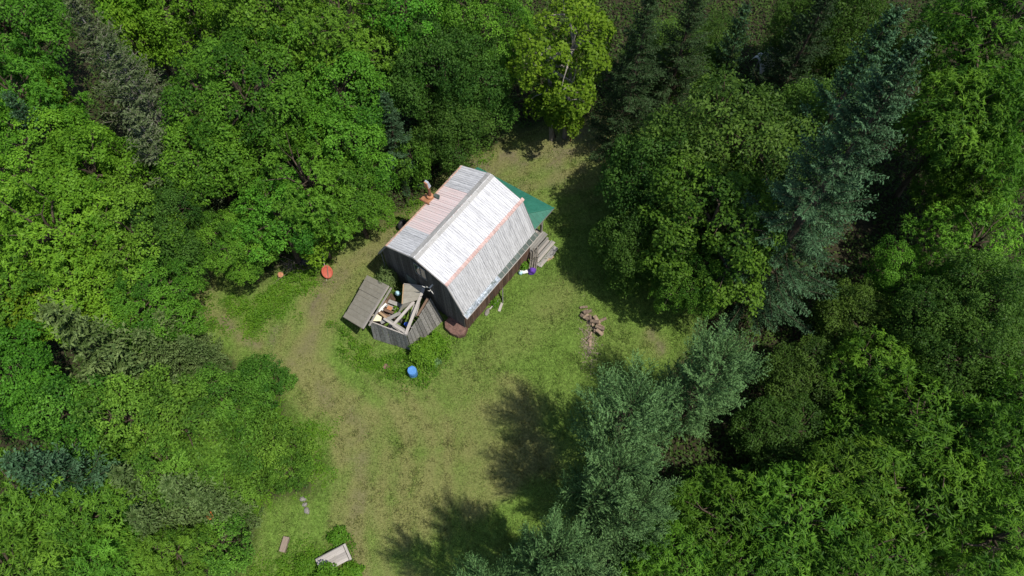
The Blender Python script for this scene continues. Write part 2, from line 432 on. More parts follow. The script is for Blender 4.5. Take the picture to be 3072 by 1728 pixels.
M['roof_white'] = weathered('white_paint_board', (.26, .26, .27), (.58, .58, .59), .6, (2.2, 4, 4), .10, bump=.1, lo=.36, hi=.56)
M['roof_pink'] = weathered('pink_paint_board', (.44, .38, .37), (.66, .52, .50), .7, (1.2, 5, 5), .07, rust=(.56, .54, .53), bump=.1, lo=.28, hi=.46)
M['pink_tile'] = weathered('pink_flashing', (.42, .27, .24), (.53, .38, .34), .7, (2, 2, 2), .12, bump=.05)
M['orange_tile'] = weathered('orange_flashing', (.46, .27, .19), (.58, .40, .31), .7, (2, 2, 2), .15, bump=.05)
M['ridge'] = weathered('grey_ridge_board', (.24, .235, .225), (.42, .41, .39), .8, (3, 4, 4), .12)
M['siding_dark'] = weathered('dark_siding', (.050, .043, .039), (.150, .132, .118), .9, (1.5, 7, 7), .35)
M['siding_red'] = weathered('red_brown_siding', (.070, .038, .028), (.175, .100, .068), .9, (1.5, 7, 7), .35, rust=(.10, .09, .08))
M['greywood'] = weathered('grey_weathered_wood', (.115, .11, .10), (.31, .30, .28), .9, (1.5, 7, 7), .25)
M['palewood'] = weathered('pale_weathered_wood', (.22, .20, .18), (.42, .385, .35), .9, (1.5, 7, 7), .2)
M['dullwood'] = weathered('dull_brown_wood', (.13, .10, .075), (.24, .19, .15), .9, (1.5, 7, 7), .2)
M['tanwood'] = weathered('tan_wood', (.22, .15, .085), (.42, .30, .18), .85, (1.5, 7, 7), .25)
M['brownwood'] = weathered('brown_wood', (.10, .065, .045), (.24, .16, .11), .9, (1.5, 7, 7), .3)
M['tin_grey'] = weathered('taupe_sheet_metal', (.205, .19, .155), (.265, .25, .21), .55, (2, 2, 2), .05, bump=.03)
M['tin_blue'] = weathered('bright_flashing_metal', (.12, .15, .17), (.55, .60, .68), .32, (2, 3, 3), .2, rust=(.10, .12, .10), bump=.5)
M['tin_pale'] = plain('pale_sheet_metal', (.30, .33, .36), (.42, .45, .48), .5, 0, 4)
M['tin_dark'] = weathered('dull_flashing_metal', (.055, .075, .065), (.12, .14, .125), .45, (2, 2, 2), .15, bump=.2)
M['green_tin'] = plain('green_sheet_metal', (.020, .115, .080), (.030, .150, .105), .42, 0, 3)
M['rust'] = plain('rusty_metal', (.11, .045, .022), (.24, .10, .05), .8, 0, 7)
M['rust_orange'] = plain('orange_rust', (.30, .13, .06), (.46, .22, .11), .75, 0, 5)
M['rust_brown'] = plain('brown_rust', (.085, .045, .035), (.19, .105, .08), .8, 0, 5)
M['dark'] = plain('dark_interior', (.02, .018, .016), (.035, .03, .028), .95, 0, 4)
M['blue'] = plain('blue_plastic', (.05, .17, .42), (.09, .25, .52), .45, 0, 5)
M['brightblue'] = plain('bright_blue_plastic', (.02, .09, .50), (.04, .14, .60), .4, 0, 5)
M['paleblue'] = plain('pale_blue_plastic', (.30, .55, .62), (.48, .68, .74), .4, 0, 5)
M['white'] = plain('white_plastic', (.58, .58, .55), (.78, .78, .75), .5, 0, 5)
M['cream'] = plain('cream_foam', (.66, .60, .40), (.76, .71, .52), .8, 0, 6)
M['purple'] = plain('purple_fabric', (.075, .025, .24), (.14, .05, .38), .8, 0, 12)
M['red'] = plain('red_plastic', (.30, .045, .022), (.42, .09, .045), .6, 0, 7)
M['orange'] = plain('orange_plastic', (.62, .11, .02), (.72, .17, .03), .5, 0, 5)
M['stone'] = plain('grey_stone', (.13, .12, .105), (.26, .245, .22), .9, 0, 9)
M['antler'] = plain('bleached_antler', (.55, .53, .48), (.74, .72, .67), .7, 0, 9)
M['endgrain'] = plain('split_wood', (.19, .135, .09), (.33, .25, .17), .85, 0, 8)
M['logbark'] = plain('log_bark', (.10, .07, .05), (.22, .165, .12), .9, 0, 9)
M['black'] = plain('black_rubber', (.012, .012, .013), (.03, .03, .032), .7, 0, 5)
M['brush'] = plain('dead_brush', (.16, .12, .09), (.30, .24, .19), .9, 0, 7)

m, nt, b, link = new_mat('window_glass')
b.inputs['Base Color'].default_value = (.035, .05, .065, 1); b.inputs['Roughness'].default_value = .08; b.inputs['Specular IOR Level'].default_value = .8
M['glass'] = m
m, nt, b, link = new_mat('grey_pane')
b.inputs['Base Color'].default_value = (.20, .21, .22, 1); b.inputs['Roughness'].default_value = .25
M['greypane'] = m

# ------------------------------------------------------------------ ground
def inside(poly, X, Y):
    poly = np.asarray(poly); n = len(poly); r = np.zeros(X.shape, bool)
    j = n - 1
    for i in range(n):
        xi, yi = poly[i]; xj, yj = poly[j]
        c = ((yi > Y) != (yj > Y)) & (X < (xj - xi) * (Y - yi) / (yj - yi + 1e-12) + xi)
        r ^= c; j = i
    return r

def dist_line(pts, X, Y, closed=False):
    pts = list(pts) + ([pts[0]] if closed else [])
    best = np.full(X.shape, 1e9)
    for (ax, ay), (bx, by) in zip(pts[:-1], pts[1:]):
        dx, dy = bx - ax, by - ay
        t = np.clip(((X - ax) * dx + (Y - ay) * dy) / (dx * dx + dy * dy + 1e-9), 0, 1)
        best = np.minimum(best, np.hypot(X - ax - t * dx, Y - ay - t * dy))
    return best

rng0 = np.random.default_rng(5)
_tab = [rng0.random((64, 64)) for _ in range(4)]
def vnoise(X, Y, s, k=0):
    x = np.asarray(X) * s + 100.3 + 7 * k; y = np.asarray(Y) * s + 57.7 + 3 * k
    i = np.floor(x).astype(int); j = np.floor(y).astype(int)
    fx = x - i; fy = y - j; fx = fx * fx * (3 - 2 * fx); fy = fy * fy * (3 - 2 * fy)
    T = _tab[k % 4]; g = lambda a, b_: T[a % 64, b_ % 64]
    return (g(i, j) * (1 - fx) + g(i + 1, j) * fx) * (1 - fy) + (g(i, j + 1) * (1 - fx) + g(i + 1, j + 1) * fx) * fy

def sstep(a, b_, x):
    t = np.clip((x - a) / (b_ - a), 0, 1); return t * t * (3 - 2 * t)

def ground_weights(X, Y):
    jx = X + (vnoise(X, Y, .7, 0) - .5) * 1.2; jy = Y + (vnoise(X, Y, .7, 1) - .5) * 1.2
    d = dist_line(CLEARING, jx, jy, True); ins = inside(CLEARING, jx, jy)
    sdist = np.where(ins, -d, d)
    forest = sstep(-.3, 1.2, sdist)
    dry = np.zeros(X.shape); dirt_shade = np.zeros(X.shape)
    for q, w, a, c in TRACKS:
        dd = dist_line(q, jx, jy)
        k = sstep(w * 1.5, w * .35, dd)
        dry = np.maximum(dry, a * k); dirt_shade = np.maximum(dirt_shade, c * sstep(w * .8, w * .1, dd))
    dm = dist_line(TRACKS[0][0], X, Y)
    dry = dry + .22 * np.sin(dm * 2 * np.pi / 1.15 + 2 * vnoise(X, Y, .5, 1)) * sstep(9, 2, dm)
    dry = np.clip(dry * (.55 + .9 * vnoise(X, Y, .9, 2)) + .18 * sstep(.5, .85, vnoise(X, Y, .35, 3)), 0, 1)
    dirt_shade = dirt_shade * sstep(.25, .75, vnoise(X, Y, 1.3, 1) * .6 + vnoise(X, Y, 3.1, 2) * .5)
    return forest, dry, dirt_shade

def ground_z(X, Y):
    return (vnoise(X, Y, .25, 0) - .5) * .10 + (vnoise(X, Y, 1.1, 1) - .5) * .035

ax = np.concatenate([np.array([-600, -300, -150, -90, -60]), np.arange(-42, 42.01, .25), np.array([60, 90, 150, 300, 600])])
ay = np.concatenate([np.array([-500, -200, -80, -30, -12]), np.arange(-4, 52.01, .25), np.array([65, 90, 150, 300, 700])])
GX, GY = np.meshgrid(ax, ay, indexing='ij')
fo, dr, di = ground_weights(GX, GY)
GZ = np.where((np.abs(GX) < 42) & (GY > -4) & (GY < 52), ground_z(GX, GY), 0)
nx, ny = GX.shape
idx = np.arange(nx * ny).reshape(nx, ny)
GF = np.stack([idx[:-1, :-1], idx[1:, :-1], idx[1:, 1:], idx[:-1, 1:]], -1).reshape(-1, 4)
g_me = np_mesh('ground', np.stack([GX, GY, GZ], -1).reshape(-1, 3), GF, True, {'forest': fo.ravel(), 'dry': dr.ravel(), 'dirt_shade': di.ravel()})

LAWN_G = (.104, .172, .030); LAWN_D = (.166, .171, .060); DIRT_SHADE = (.125, .104, .066); LITTER = (.030, .027, .015)  # the soil colour also paints the cloud shade on the top lawn
m, nt, b, link = new_mat('ground')
def attr(nt, n):
    a = nt.nodes.new('ShaderNodeAttribute'); a.attribute_name = n; return a.outputs['Fac']
pos = mapped(nt, (1, 1, 1))
nf = noise(nt, pos, 5.0, 6, .7)
nb = noise(nt, mapped(nt, (6, 22, 6)), 1.0, 4, .7)
gr = ramp(nt, [(.3, tuple(c * .45 for c in LAWN_G)), (.7, tuple(c * 1.4 for c in LAWN_G))]); link(nf, gr.inputs[0])
dg = ramp(nt, [(.3, tuple(c * .60 for c in LAWN_D)), (.7, tuple(c * 1.25 for c in LAWN_D))]); link(nb, dg.inputs[0])
dryf = math_n(nt, 'ADD', attr(nt, 'dry'), math_n(nt, 'MULTIPLY', math_n(nt, 'SUBTRACT', nf, .5), .55)); 
cl = nt.nodes.new('ShaderNodeClamp'); link(dryf, cl.inputs[0])
c = mixc(nt, gr.outputs[0], dg.outputs[0], cl.outputs[0])
dd_ = ramp(nt, [(.3, tuple(c_ * .6 for c_ in DIRT_SHADE)), (.7, tuple(c_ * 1.3 for c_ in DIRT_SHADE))]); link(nf, dd_.inputs[0])
c = mixc(nt, c, dd_.outputs[0], attr(nt, 'dirt_shade'))
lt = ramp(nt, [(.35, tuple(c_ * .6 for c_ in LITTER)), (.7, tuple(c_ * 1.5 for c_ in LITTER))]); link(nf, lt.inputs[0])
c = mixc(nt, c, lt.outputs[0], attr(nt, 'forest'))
link(c, b.inputs['Base Color']); b.inputs['Roughness'].default_value = .95; b.inputs['Specular IOR Level'].default_value = .1
bp = nt.nodes.new('ShaderNodeBump'); bp.inputs['Strength'].default_value = .6; bp.inputs['Distance'].default_value = .05
link(nb, bp.inputs['Height']); link(bp.outputs[0], b.inputs['Normal'])
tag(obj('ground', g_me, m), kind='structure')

# ------------------------------------------------------------------ grass and ground cover
rng = np.random.default_rng(11)
def scatter_clear(n):
    p = np.asarray(CLEARING); lo = p.min(0); hi = p.max(0)
    X = rng.uniform(lo[0], hi[0], n); Y = rng.uniform(lo[1], hi[1], n)
    return X, Y
X, Y = scatter_clear(420000)
fo, dr, di = ground_weights(X, Y)
keep = (fo < .6) & (rng.random(len(X)) > di * .85)
X, Y, dr = X[keep], Y[keep], dr[keep]
n = len(X)
tuft = sstep(.45, .85, vnoise(X, Y, 4.2, 0)) * sstep(.3, .7, vnoise(X, Y, .9, 2))
hgt = rng.uniform(.03, .08, n) * (1.1 - .3 * dr) * (.6 + .8 * vnoise(X, Y, .8, 3)) * (1 + 1.9 * tuft)
az = rng.uniform(0, 2 * np.pi, n); lean = rng.uniform(.3, 1.3, n)
Z = ground_z(X, Y)
base = np.stack([X, Y, Z], -1)
dirv = np.stack([np.cos(az), np.sin(az), np.zeros(n)], -1); side = np.stack([-np.sin(az), np.cos(az), np.zeros(n)], -1)
wd = rng.uniform(.012, .032, n)[:, None]
tip = base + dirv * (hgt * lean)[:, None] + np.array([0, 0, 1.0]) * hgt[:, None]
V = np.stack([base - side * wd, base + side * wd, tip], 1).reshape(-1, 3)
k = np.clip(dr + rng.normal(0, .25, n), 0, 1)[:, None]
colr = np.array(LAWN_G) * 1.25 * (1 - k) + np.array(LAWN_D) * 1.15 * k
colr = colr * rng.uniform(.55, 1.42, (n, 1)) * (.8 + .45 * vnoise(X, Y, 3.3, 1))[:, None]
colr = np.repeat(np.concatenate([colr, np.ones((n, 1))], 1), 3, 0)
me = np_mesh('grass', V, np.arange(len(V)).reshape(-1, 3), cattr={'col': colr})
m, nt, b, link = new_mat('grass_blade')
a = nt.nodes.new('ShaderNodeAttribute'); a.attribute_name = 'col'
link(a.outputs['Color'], b.inputs['Base Color']); b.inputs['Roughness'].default_value = .6; b.inputs['Specular IOR Level'].default_value = .2
tr = nt.nodes.new('ShaderNodeBsdfTranslucent'); link(a.outputs['Color'], tr.inputs['Color'])
mx = nt.nodes.new('ShaderNodeMixShader'); mx.inputs[0].default_value = .3
link(b.outputs[0], mx.inputs[1]); link(tr.outputs[0], mx.inputs[2]); link(mx.outputs[0], nt.nodes['Material Output'].inputs['Surface'])
tag(obj('grass', me, m), 'short mown green and straw-coloured grass of the clearing', 'grass', kind='stuff')

def rand_dirs(n, rng):
    return norm(rng.normal(size=(n, 3)))

def ground_leaves(name, X, Y, H, size, mat, label, category, rng, ratio=.5):
    n = len(X)
    z = ground_z(X, Y) + H
    P = np.stack([X, Y, z], -1)
    N = norm(np.array([0, 0, 1.0]) + rng.normal(0, .45, (n, 3)))
    D = rand_dirs(n, rng)
    L = size * rng.uniform(.6, 1.4, n)
    V, F = leaf_quads(P, N, D, L, L * ratio)
    tint = np.repeat(np.clip(rng.normal(.5, .25, n) + (vnoise(X, Y, 1.2, 2) - .5) * .8, 0, 1), 4)
    return tag(obj(name, np_mesh(name, V, F, attr={'tint': tint}), M[mat]), label, category, kind='stuff')

XX, YY, HH = [], [], []
for q in WEED_BEDS:
    p = np.asarray(q); lo = p.min(0) - .5; hi = p.max(0) + .5
    n = int((hi - lo).prod() * 900)
    X = rng.uniform(lo[0], hi[0], n); Y = rng.uniform(lo[1], hi[1], n)
    jx = X + (vnoise(X, Y, 1.1, 0) - .5) * .8; jy = Y + (vnoise(X, Y, 1.1, 1) - .5) * .8
    d = dist_line(q, jx, jy, True); d = np.where(inside(q, jx, jy), d, -d)
    k = sstep(-.5, .9, d + (vnoise(X, Y, 2.6, 2) - .5) * .8) * sstep(.12, .75, .6 * vnoise(X, Y, 1.6, 3) + .5 * vnoise(X, Y, 4.0, 1))
    kp = rng.random(n) < k
    X, Y, k = X[kp], Y[kp], k[kp]
    top = (.12 + .5 * vnoise(X, Y, 1.4, 2) * sstep(.1, 1.0, k) + .12 * vnoise(X, Y, 4.5, 1))
    H = top * rng.random(len(X)) ** .5
    XX.append(X); YY.append(Y); HH.append(H)
ground_leaves('weeds', np.concatenate(XX), np.concatenate(YY), np.concatenate(HH), .115, 'weed', 'bright green knee-high weeds along the edges of the mown grass', 'weeds', rng, .42)

n = 260000
X = rng.uniform(-36, 34, n); Y = rng.uniform(-3, 46, n)
fo, _, _ = ground_weights(X, Y)
kp = (fo > .7) & (vnoise(X, Y, .5, 1) + .25 * rng.random(n) > .30)
X, Y = X[kp], Y[kp]
H = (.1 + .7 * vnoise(X, Y, .9, 2)) * rng.random(len(X)) ** .6
ground_leaves('undergrowth', X, Y, H, .19, 'fern', 'dark low undergrowth covering the forest floor between the trees', 'undergrowth', rng, .5)

# ------------------------------------------------------------------ trees: prototypes
def limb(p0, p1, bend, n, rng):
    p0 = np.asarray(p0, float); p1 = np.asarray(p1, float)
    t = np.linspace(0, 1, n)[:, None]
    mid = (p0 + p1) / 2 + rng.normal(0, bend, 3) + np.array([0, 0, bend])
    return (1 - t) ** 2 * p0 + 2 * t * (1 - t) * mid + t * t * p1

def broadleaf(seed, h, r, hc, lobes, spacing, clump_r, n_leaf, leaf_l, ratio, style='maple', trunks=1, squash=1.0, low=.0):
    """returns (trunk mesh, crown mesh) for a tree of height h, crown radius r, crown centre height hc."""
    rng = np.random.default_rng(seed)
    up = h - hc
    C = []
    for i in range(lobes):
        ph = i * 2.399963 + rng.uniform(-.3, .3)
        el = rng.uniform(-.35 - low, 1.2) if i else 1.45
        q = rng.uniform(.48, .68)
        C.append(np.array([math.cos(ph) * math.cos(el) * r * q, math.sin(ph) * math.cos(el) * r * q, hc + math.sin(el) * up * .62]))
    C = np.array(C)
    LR = rng.uniform(.28, .46, lobes) * r
    cand, nrm, own = [], [], []
    for i in range(lobes):
        k = 260
        d = norm(rng.normal(size=(k, 3)) + np.array([0, 0, .35]))
        rad = LR[i] * (1 + .22 * np.sin(3 * d[:, 0] * 2 + i) * np.cos(4 * d[:, 1]) + rng.uniform(-.22, .16, k))
        s = np.array([1, 1, squash * up / r * .95])
        cand.append(C[i] + d * rad[:, None] * s); nrm.append(d); own.append(np.full(k, i))
    P = np.concatenate(cand); Nn = np.concatenate(nrm); own = np.concatenate(own)
    inn = np.zeros(len(P), bool)
    for i in range(lobes):
        inn |= (np.linalg.norm((P - C[i]) / np.array([1, 1, squash * up / r * .95]), axis=1) < LR[i] * .74) & (own != i)
    keep = ~inn & (Nn[:, 2] > -.55) & (P[:, 2] > .35)
    P, Nn, own = P[keep], Nn[keep], own[keep]
    order = rng.permutation(len(P)); sel = []
    for i in order:
        if not sel or np.min(np.linalg.norm(P[sel] - P[i], axis=1)) > spacing * rng.uniform(.8, 1.35):
            sel.append(i)
    cl = np.array(sel)
    # wood
    lines = []
    tops = []
    for t in range(trunks):
        a = 2 * math.pi * t / max(trunks, 1) + seed
        off = np.array([math.cos(a), math.sin(a), 0]) * (.45 if trunks > 1 else 0)
        top = np.array([rng.normal(0, .15), rng.normal(0, .15), hc + up * .45]) + off * 1.6
        L = limb(off + np.array([0, 0, -.1]), top, .18, 7, rng)
        rb = .022 * h / math.sqrt(trunks)
        lines.append((L, np.linspace(rb, rb * .3, 7))); tops.append(L)
    for i in range(lobes):
        L = tops[i % trunks]; j = int(np.clip(np.searchsorted(L[:, 2], C[i][2] - LR[i] * .9), 2, 5))
        lb = limb(L[j], C[i], .15, 5, rng)
        lines.append((lb, np.linspace(.009 * h, .004 * h, 5)))
        mine = cl[own[cl] == i]
        for cidx in mine[:: 2]:
            lines.append((limb(C[i], P[cidx] - Nn[cidx] * .1, .08, 3, rng), np.array([.0035, .0022, .001]) * h))
    Vt, Ft = tubes(lines, 5)
    # leaves
    PV, NV, DV, TV, LL = [], [], [], [], []
    for cidx in cl:
        c0 = P[cidx]; nn = Nn[cidx]
        rc = clump_r * rng.choice((.6, .85, 1.0, 1.2, 1.5)) * rng.uniform(.9, 1.1)
        ax_n = norm(nn * .55 + np.array([0, 0, .8]) + rng.normal(0, .15, 3))
        k = int(n_leaf * (rc / clump_r) ** 2 * rng.uniform(.75, 1.2))
        u = norm(np.cross(ax_n, rng.normal(size=3))); w = np.cross(ax_n, u)
        rr = np.sqrt(rng.random(k)) * rc; th = rng.uniform(0, 2 * np.pi, k)
        rr *= 1 + .3 * np.sin(3 * th + rng.uniform(0, 6))
        rad = u * np.cos(th)[:, None] + w * np.sin(th)[:, None]
        hgt_ = -.65 * (rr / rc) ** 2 * rc + rng.normal(0, .11 if style != 'alder' else .16, k)
        p = c0 + rad * rr[:, None] + ax_n * hgt_[:, None]
        if style == 'ash':      # leaflets in sprays: group leaves round shoot tips
            ns = max(3, k // 9); sh = rng.integers(0, ns, k)
            sp = p[:ns][sh]; sdir = norm(rad[:ns] * .7 + ax_n * .8 + rng.normal(0, .35, (ns, 3)))[sh]
            dvec = norm(sdir * .5 + rng.normal(0, .75, (k, 3)) + np.array([0, 0, -.12]))
            p = sp + dvec * leaf_l * rng.uniform(.35, .85, (k, 1))
            nv = norm(ax_n + rng.normal(0, .45, (k, 3)))
        else:
            dvec = norm(rad + rng.normal(0, .6, (k, 3)) - ax_n * .35)
            nv = norm(ax_n + rad * (rr / rc)[:, None] * .45 + rng.normal(0, .55 if style == 'maple' else .65, (k, 3)))
        ct = rng.normal(.5, .23)
        PV.append(p); NV.append(nv); DV.append(dvec); TV.append(np.clip(rng.normal(ct, .2, k), 0, 1)); LL.append(leaf_l * rng.uniform(.65, 1.3, k))
    P_, N_, D_, T_, L_ = map(np.concatenate, (PV, NV, DV, TV, LL))
    Vl, Fl = leaf_quads(P_, N_, D_, L_, L_ * ratio)
    return np_mesh('trunk', Vt, Ft, True), np_mesh('crown', Vl, Fl, attr={'tint': np.repeat(T_, 4)})

def conifer(seed, h, r, style='spruce', thin=1.0):
    rng = np.random.default_rng(seed)
    spr = style == 'spruce'
    lines = [(np.stack([np.linspace(0, rng.normal(0, .1), 8), np.linspace(0, rng.normal(0, .1), 8), np.linspace(-.1, h, 8)], -1), np.linspace(.018 * h, .008, 8))]
    PV, NV, DV, TV, LL, WW = [], [], [], [], [], []
    z = .04 * h
    step = .46 if spr else .42
    while z < h * .985:
        t = z / h
        if spr: Lb = r * ((1 - t) ** .85) + .10
        else: Lb = r * math.sqrt(max(0.0, 1 - (max(t - .35, 0) / .65) ** 2)) * (.75 + .25 * min(t / .35, 1)) + .1
        nb = int(rng.integers(5, 7))
        a0 = rng.uniform(0, 6.28)
        for k in range(nb):
            a = a0 + k * 2 * np.pi / nb + rng.normal(0, .2)
            L = Lb * rng.uniform(.58, 1.15)
            out = np.array([math.cos(a), math.sin(a), 0]); sd_ = np.array([-math.sin(a), math.cos(a), 0])
            n = max(4, int(L / .13))
            s = np.linspace(.12, 1, n)
            if spr:
                rise = .35 + .5 * t
                zz = z + rng.normal(0, .08) + L * (rise * s * .5 - .30 * (1 - t) * s + .22 * s ** 3)
            else:
                rise = rng.uniform(.15, .5) + .9 * t * t
                zz = z + L * (rise * s * .8 + .25 * s ** 2)
            ax_p = out * (L * s)[:, None] + sd_ * (rng.normal(0, .08) * L * s ** 2)[:, None]; ax_p[:, 2] = zz
            lines.append((ax_p[[0, n // 2, n - 1]], np.array([.014, .008, .003]) * (.5 + L / 2)))
            tang = norm(np.gradient(ax_p, axis=0))
            bt = rng.normal(0, .16)
            i_start = 0 if L < .8 else int(n * rng.uniform(.1, .35))
            for i in range(i_start, n):
                rem = (1 - s[i]) * L
                for sg in ((-1, 1, rng.choice((-1, 1))) if spr else (-1, 1, -1, 1)):
                    if rng.random() > thin * (.92 if spr else .88): continue
                    tl = min(.50, .16 + .5 * rem) * rng.uniform(.5, 1.15) if spr else min(.62, .34 + .4 * rem) * rng.uniform(.4, 1.35)
                    if i == n - 1: tl = .20 if spr else .35
                    if spr:
                        td = norm(tang[i] * .8 + sd_ * sg * .8 + np.array([0, 0, rng.normal(-.02, .16)]))
                    else:
                        td = norm(tang[i] * .7 + sd_ * sg * rng.uniform(.1, 1.0) + np.array([0, 0, rng.uniform(-.3, .9)]))
                    kq = max(2, int(tl / (.085 if spr else .07)))
                    q = np.linspace(.1, 1, kq)
                    p = ax_p[i] + td * (q * tl)[:, None]
                    if not spr: p[:, 2] += .25 * tl * q ** 2
                    p = p + rng.normal(0, .012, p.shape)
                    for _ in range(2):
                        PV.append(p); DV.append(norm(td + rng.normal(0, .5 if spr else .25, p.shape)))
                        NV.append(norm(np.array([0, 0, .8]) + rng.normal(0, .6, p.shape)))
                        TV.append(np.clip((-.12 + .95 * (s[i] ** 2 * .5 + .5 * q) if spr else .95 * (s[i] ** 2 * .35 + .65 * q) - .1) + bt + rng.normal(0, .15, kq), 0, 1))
                        LL.append(np.full(kq, .17 if spr else .13) * rng.uniform(.7, 1.2, kq))
                        WW.append(np.full(kq, .060 if spr else .036))
                    if thin < 1 and rng.random() < .25:
                        lines.append((np.array([ax_p[i], ax_p[i] + td * tl * 1.1]), np.array([.012, .006])))
        z += step * rng.uniform(.8, 1.2) * (1.0 if t < .7 else .75)
    P_, N_, D_, T_, L_, W_ = map(np.concatenate, (PV, NV, DV, TV, LL, WW))
    Vl, Fl = leaf_quads(P_, N_, D_, L_, W_)
    Vt, Ft = tubes(lines, 4)
    return np_mesh('trunk', Vt, Ft, True), np_mesh('crown', Vl, Fl, attr={'tint': np.repeat(T_, 4)})

PROTO = {
    'M': (10.0, 3.3, [broadleaf(1, 10, 3.3, 6.4, 16, 1.05, .58, 240, .145, .66), broadleaf(2, 10, 3.3, 6.2, 20, .88, .48, 230, .12, .60),
                      broadleaf(3, 10, 3.3, 6.6, 14, 1.25, .68, 330, .15, .68), broadleaf(4, 10, 3.3, 6.2, 18, 1.0, .52, 190, .185, .38, 'ash'),
                      broadleaf(5, 10, 3.3, 6.0, 13, 1.1, .60, 270, .13, .70)], 'maple_tree', 'maple', 'bark', 'maples of the woods'),
    'P': (7.0, 1.7, [broadleaf(s, 7, 1.7, 4.9, 8, .70, .48, 150, .15, .75) for s in (11,)], 'maple_tree', 'lime', 'bark', 'young lime-green maples'),
    'Q': (6.0, 1.5, [broadleaf(s, 6, 1.5, 3.6, 8, .60, .44, 140, .15, .75, low=.2) for s in (21,)], 'maple_tree', 'yellow', 'bark', 'yellow-green maples'),
    'Y': (12.5, 3.0, [broadleaf(31, 12.5, 3.0, 7.4, 22, 1.45, .62, 200, .18, .78, trunks=2, low=1.0)], 'maple_tree', 'yellow', 'greybark', 'yellow-green maples'),
    'B': (8.5, 2.9, [broadleaf(s, 8.5, 2.9, 4.8, 18, .70, .48, 170, .13, .55, 'alder', low=.5) for s in (41, 42, 43)], 'alder_tree', 'alder', 'bark', 'alders and bushy trees'),
    'T': (4.0, 2.3, [broadleaf(s, 4, 2.3, 1.9, 13, .84, .44, 170, .145, .58, 'alder', low=.2) for s in (46, 47, 48)], 'alder_bush', 'thicket', 'bark', 'alder bushes of the thicket'),
    'A': (9.0, 2.9, [broadleaf(s, 9, 2.9, 5.4, 16, .98, .56, 190, .25, .24, 'ash', low=.3) for s in (51, 52, 53)], 'ash_tree', 'ash', 'bark', 'long-leaved ashes'),
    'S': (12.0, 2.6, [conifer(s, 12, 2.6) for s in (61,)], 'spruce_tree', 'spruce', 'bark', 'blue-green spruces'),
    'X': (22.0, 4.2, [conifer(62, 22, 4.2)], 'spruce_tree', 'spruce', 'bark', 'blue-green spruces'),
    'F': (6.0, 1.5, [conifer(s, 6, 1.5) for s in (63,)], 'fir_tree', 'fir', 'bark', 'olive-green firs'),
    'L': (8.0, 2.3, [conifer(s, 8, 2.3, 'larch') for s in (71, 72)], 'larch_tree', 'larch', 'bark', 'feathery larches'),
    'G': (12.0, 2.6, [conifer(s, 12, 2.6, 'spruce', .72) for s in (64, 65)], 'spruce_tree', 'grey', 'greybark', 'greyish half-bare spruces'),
}
PROTO['K'] = (10.0, 3.3, PROTO['M'][2], 'maple_tree', 'maple_mid', 'bark', 'dark maples right of the clearing')
PROTO['V'] = (6.5, 2.6, [broadleaf(s, 6.5, 2.6, 3.6, 15, .86, .46, 180, .15, .58, 'alder', low=.3) for s in (81, 82)], 'alder_tree', 'thicket', 'bark', 'taller alders of the thicket')
PROTO['C'] = (6.0, 1.5, PROTO['F'][2], 'spruce_tree', 'spruce', 'bark', 'blue-green spruces')
PROTO['N'] = (10.0, 3.3, PROTO['M'][2], 'maple_tree', 'lime', 'bark', 'lime-green maples')
PROTO['Z'] = (9.0, 2.9, PROTO['A'][2], 'ash_tree', 'ash_bright', 'bark', 'bright long-leaved ashes')
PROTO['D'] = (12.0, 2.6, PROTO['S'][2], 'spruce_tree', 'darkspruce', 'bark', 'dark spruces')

trng = random.Random(4)
count = {}
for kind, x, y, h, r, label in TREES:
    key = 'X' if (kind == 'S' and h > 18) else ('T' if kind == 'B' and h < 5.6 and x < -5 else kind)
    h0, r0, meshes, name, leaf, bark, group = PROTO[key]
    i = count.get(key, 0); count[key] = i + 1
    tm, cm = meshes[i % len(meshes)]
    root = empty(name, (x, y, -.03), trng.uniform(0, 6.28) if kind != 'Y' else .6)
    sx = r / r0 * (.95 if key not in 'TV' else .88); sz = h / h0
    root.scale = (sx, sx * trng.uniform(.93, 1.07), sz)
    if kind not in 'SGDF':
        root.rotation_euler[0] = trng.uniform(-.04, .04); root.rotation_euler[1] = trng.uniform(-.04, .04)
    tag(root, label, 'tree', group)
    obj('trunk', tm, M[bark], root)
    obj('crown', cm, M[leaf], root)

# ------------------------------------------------------------------ boards and boxes
def unit_box(name):
    bm = bmesh.new(); bmesh.ops.create_cube(bm, size=1.0)
    return bm_mesh(name, bm)
BOX = {}
def box_mesh(mat):
    if mat not in BOX:
        BOX[mat] = unit_box('board_' + mat); BOX[mat].materials.append(M[mat])
    return BOX[mat]

def bar(name, parent, mat, p0, p1, w, t, up=(0, 0, 1)):
    """box from p0 to p1, width w across, thickness t along 'up'."""
    p0, p1, up = Vector(p0), Vector(p1), Vector(up)
    x = (p1 - p0); L = x.length; x.normalize()
    y = up.cross(x)
    if y.length < 1e-4: y = Vector((0, 1, 0)).cross(x)
    y.normalize(); z = x.cross(y)
    mt = Matrix((x, y, z)).transposed().to_4x4() @ Matrix.Diagonal((L, w, t, 1))
    mt.translation = (p0 + p1) / 2
    o = bpy.data.objects.new(name, box_mesh(mat)); COL.objects.link(o)
    o.parent = parent
    o.matrix_basis = mt
    return o

def hexa(name, parent, mat, corners):
    """8 corners: bottom 4 then top 4."""
    return obj(name, poly_mesh(name, corners, [(0, 1, 2, 3), (4, 5, 6, 7), (0, 1, 5, 4), (1, 2, 6, 5), (2, 3, 7, 6), (3, 0, 4, 7)]), M[mat], parent)

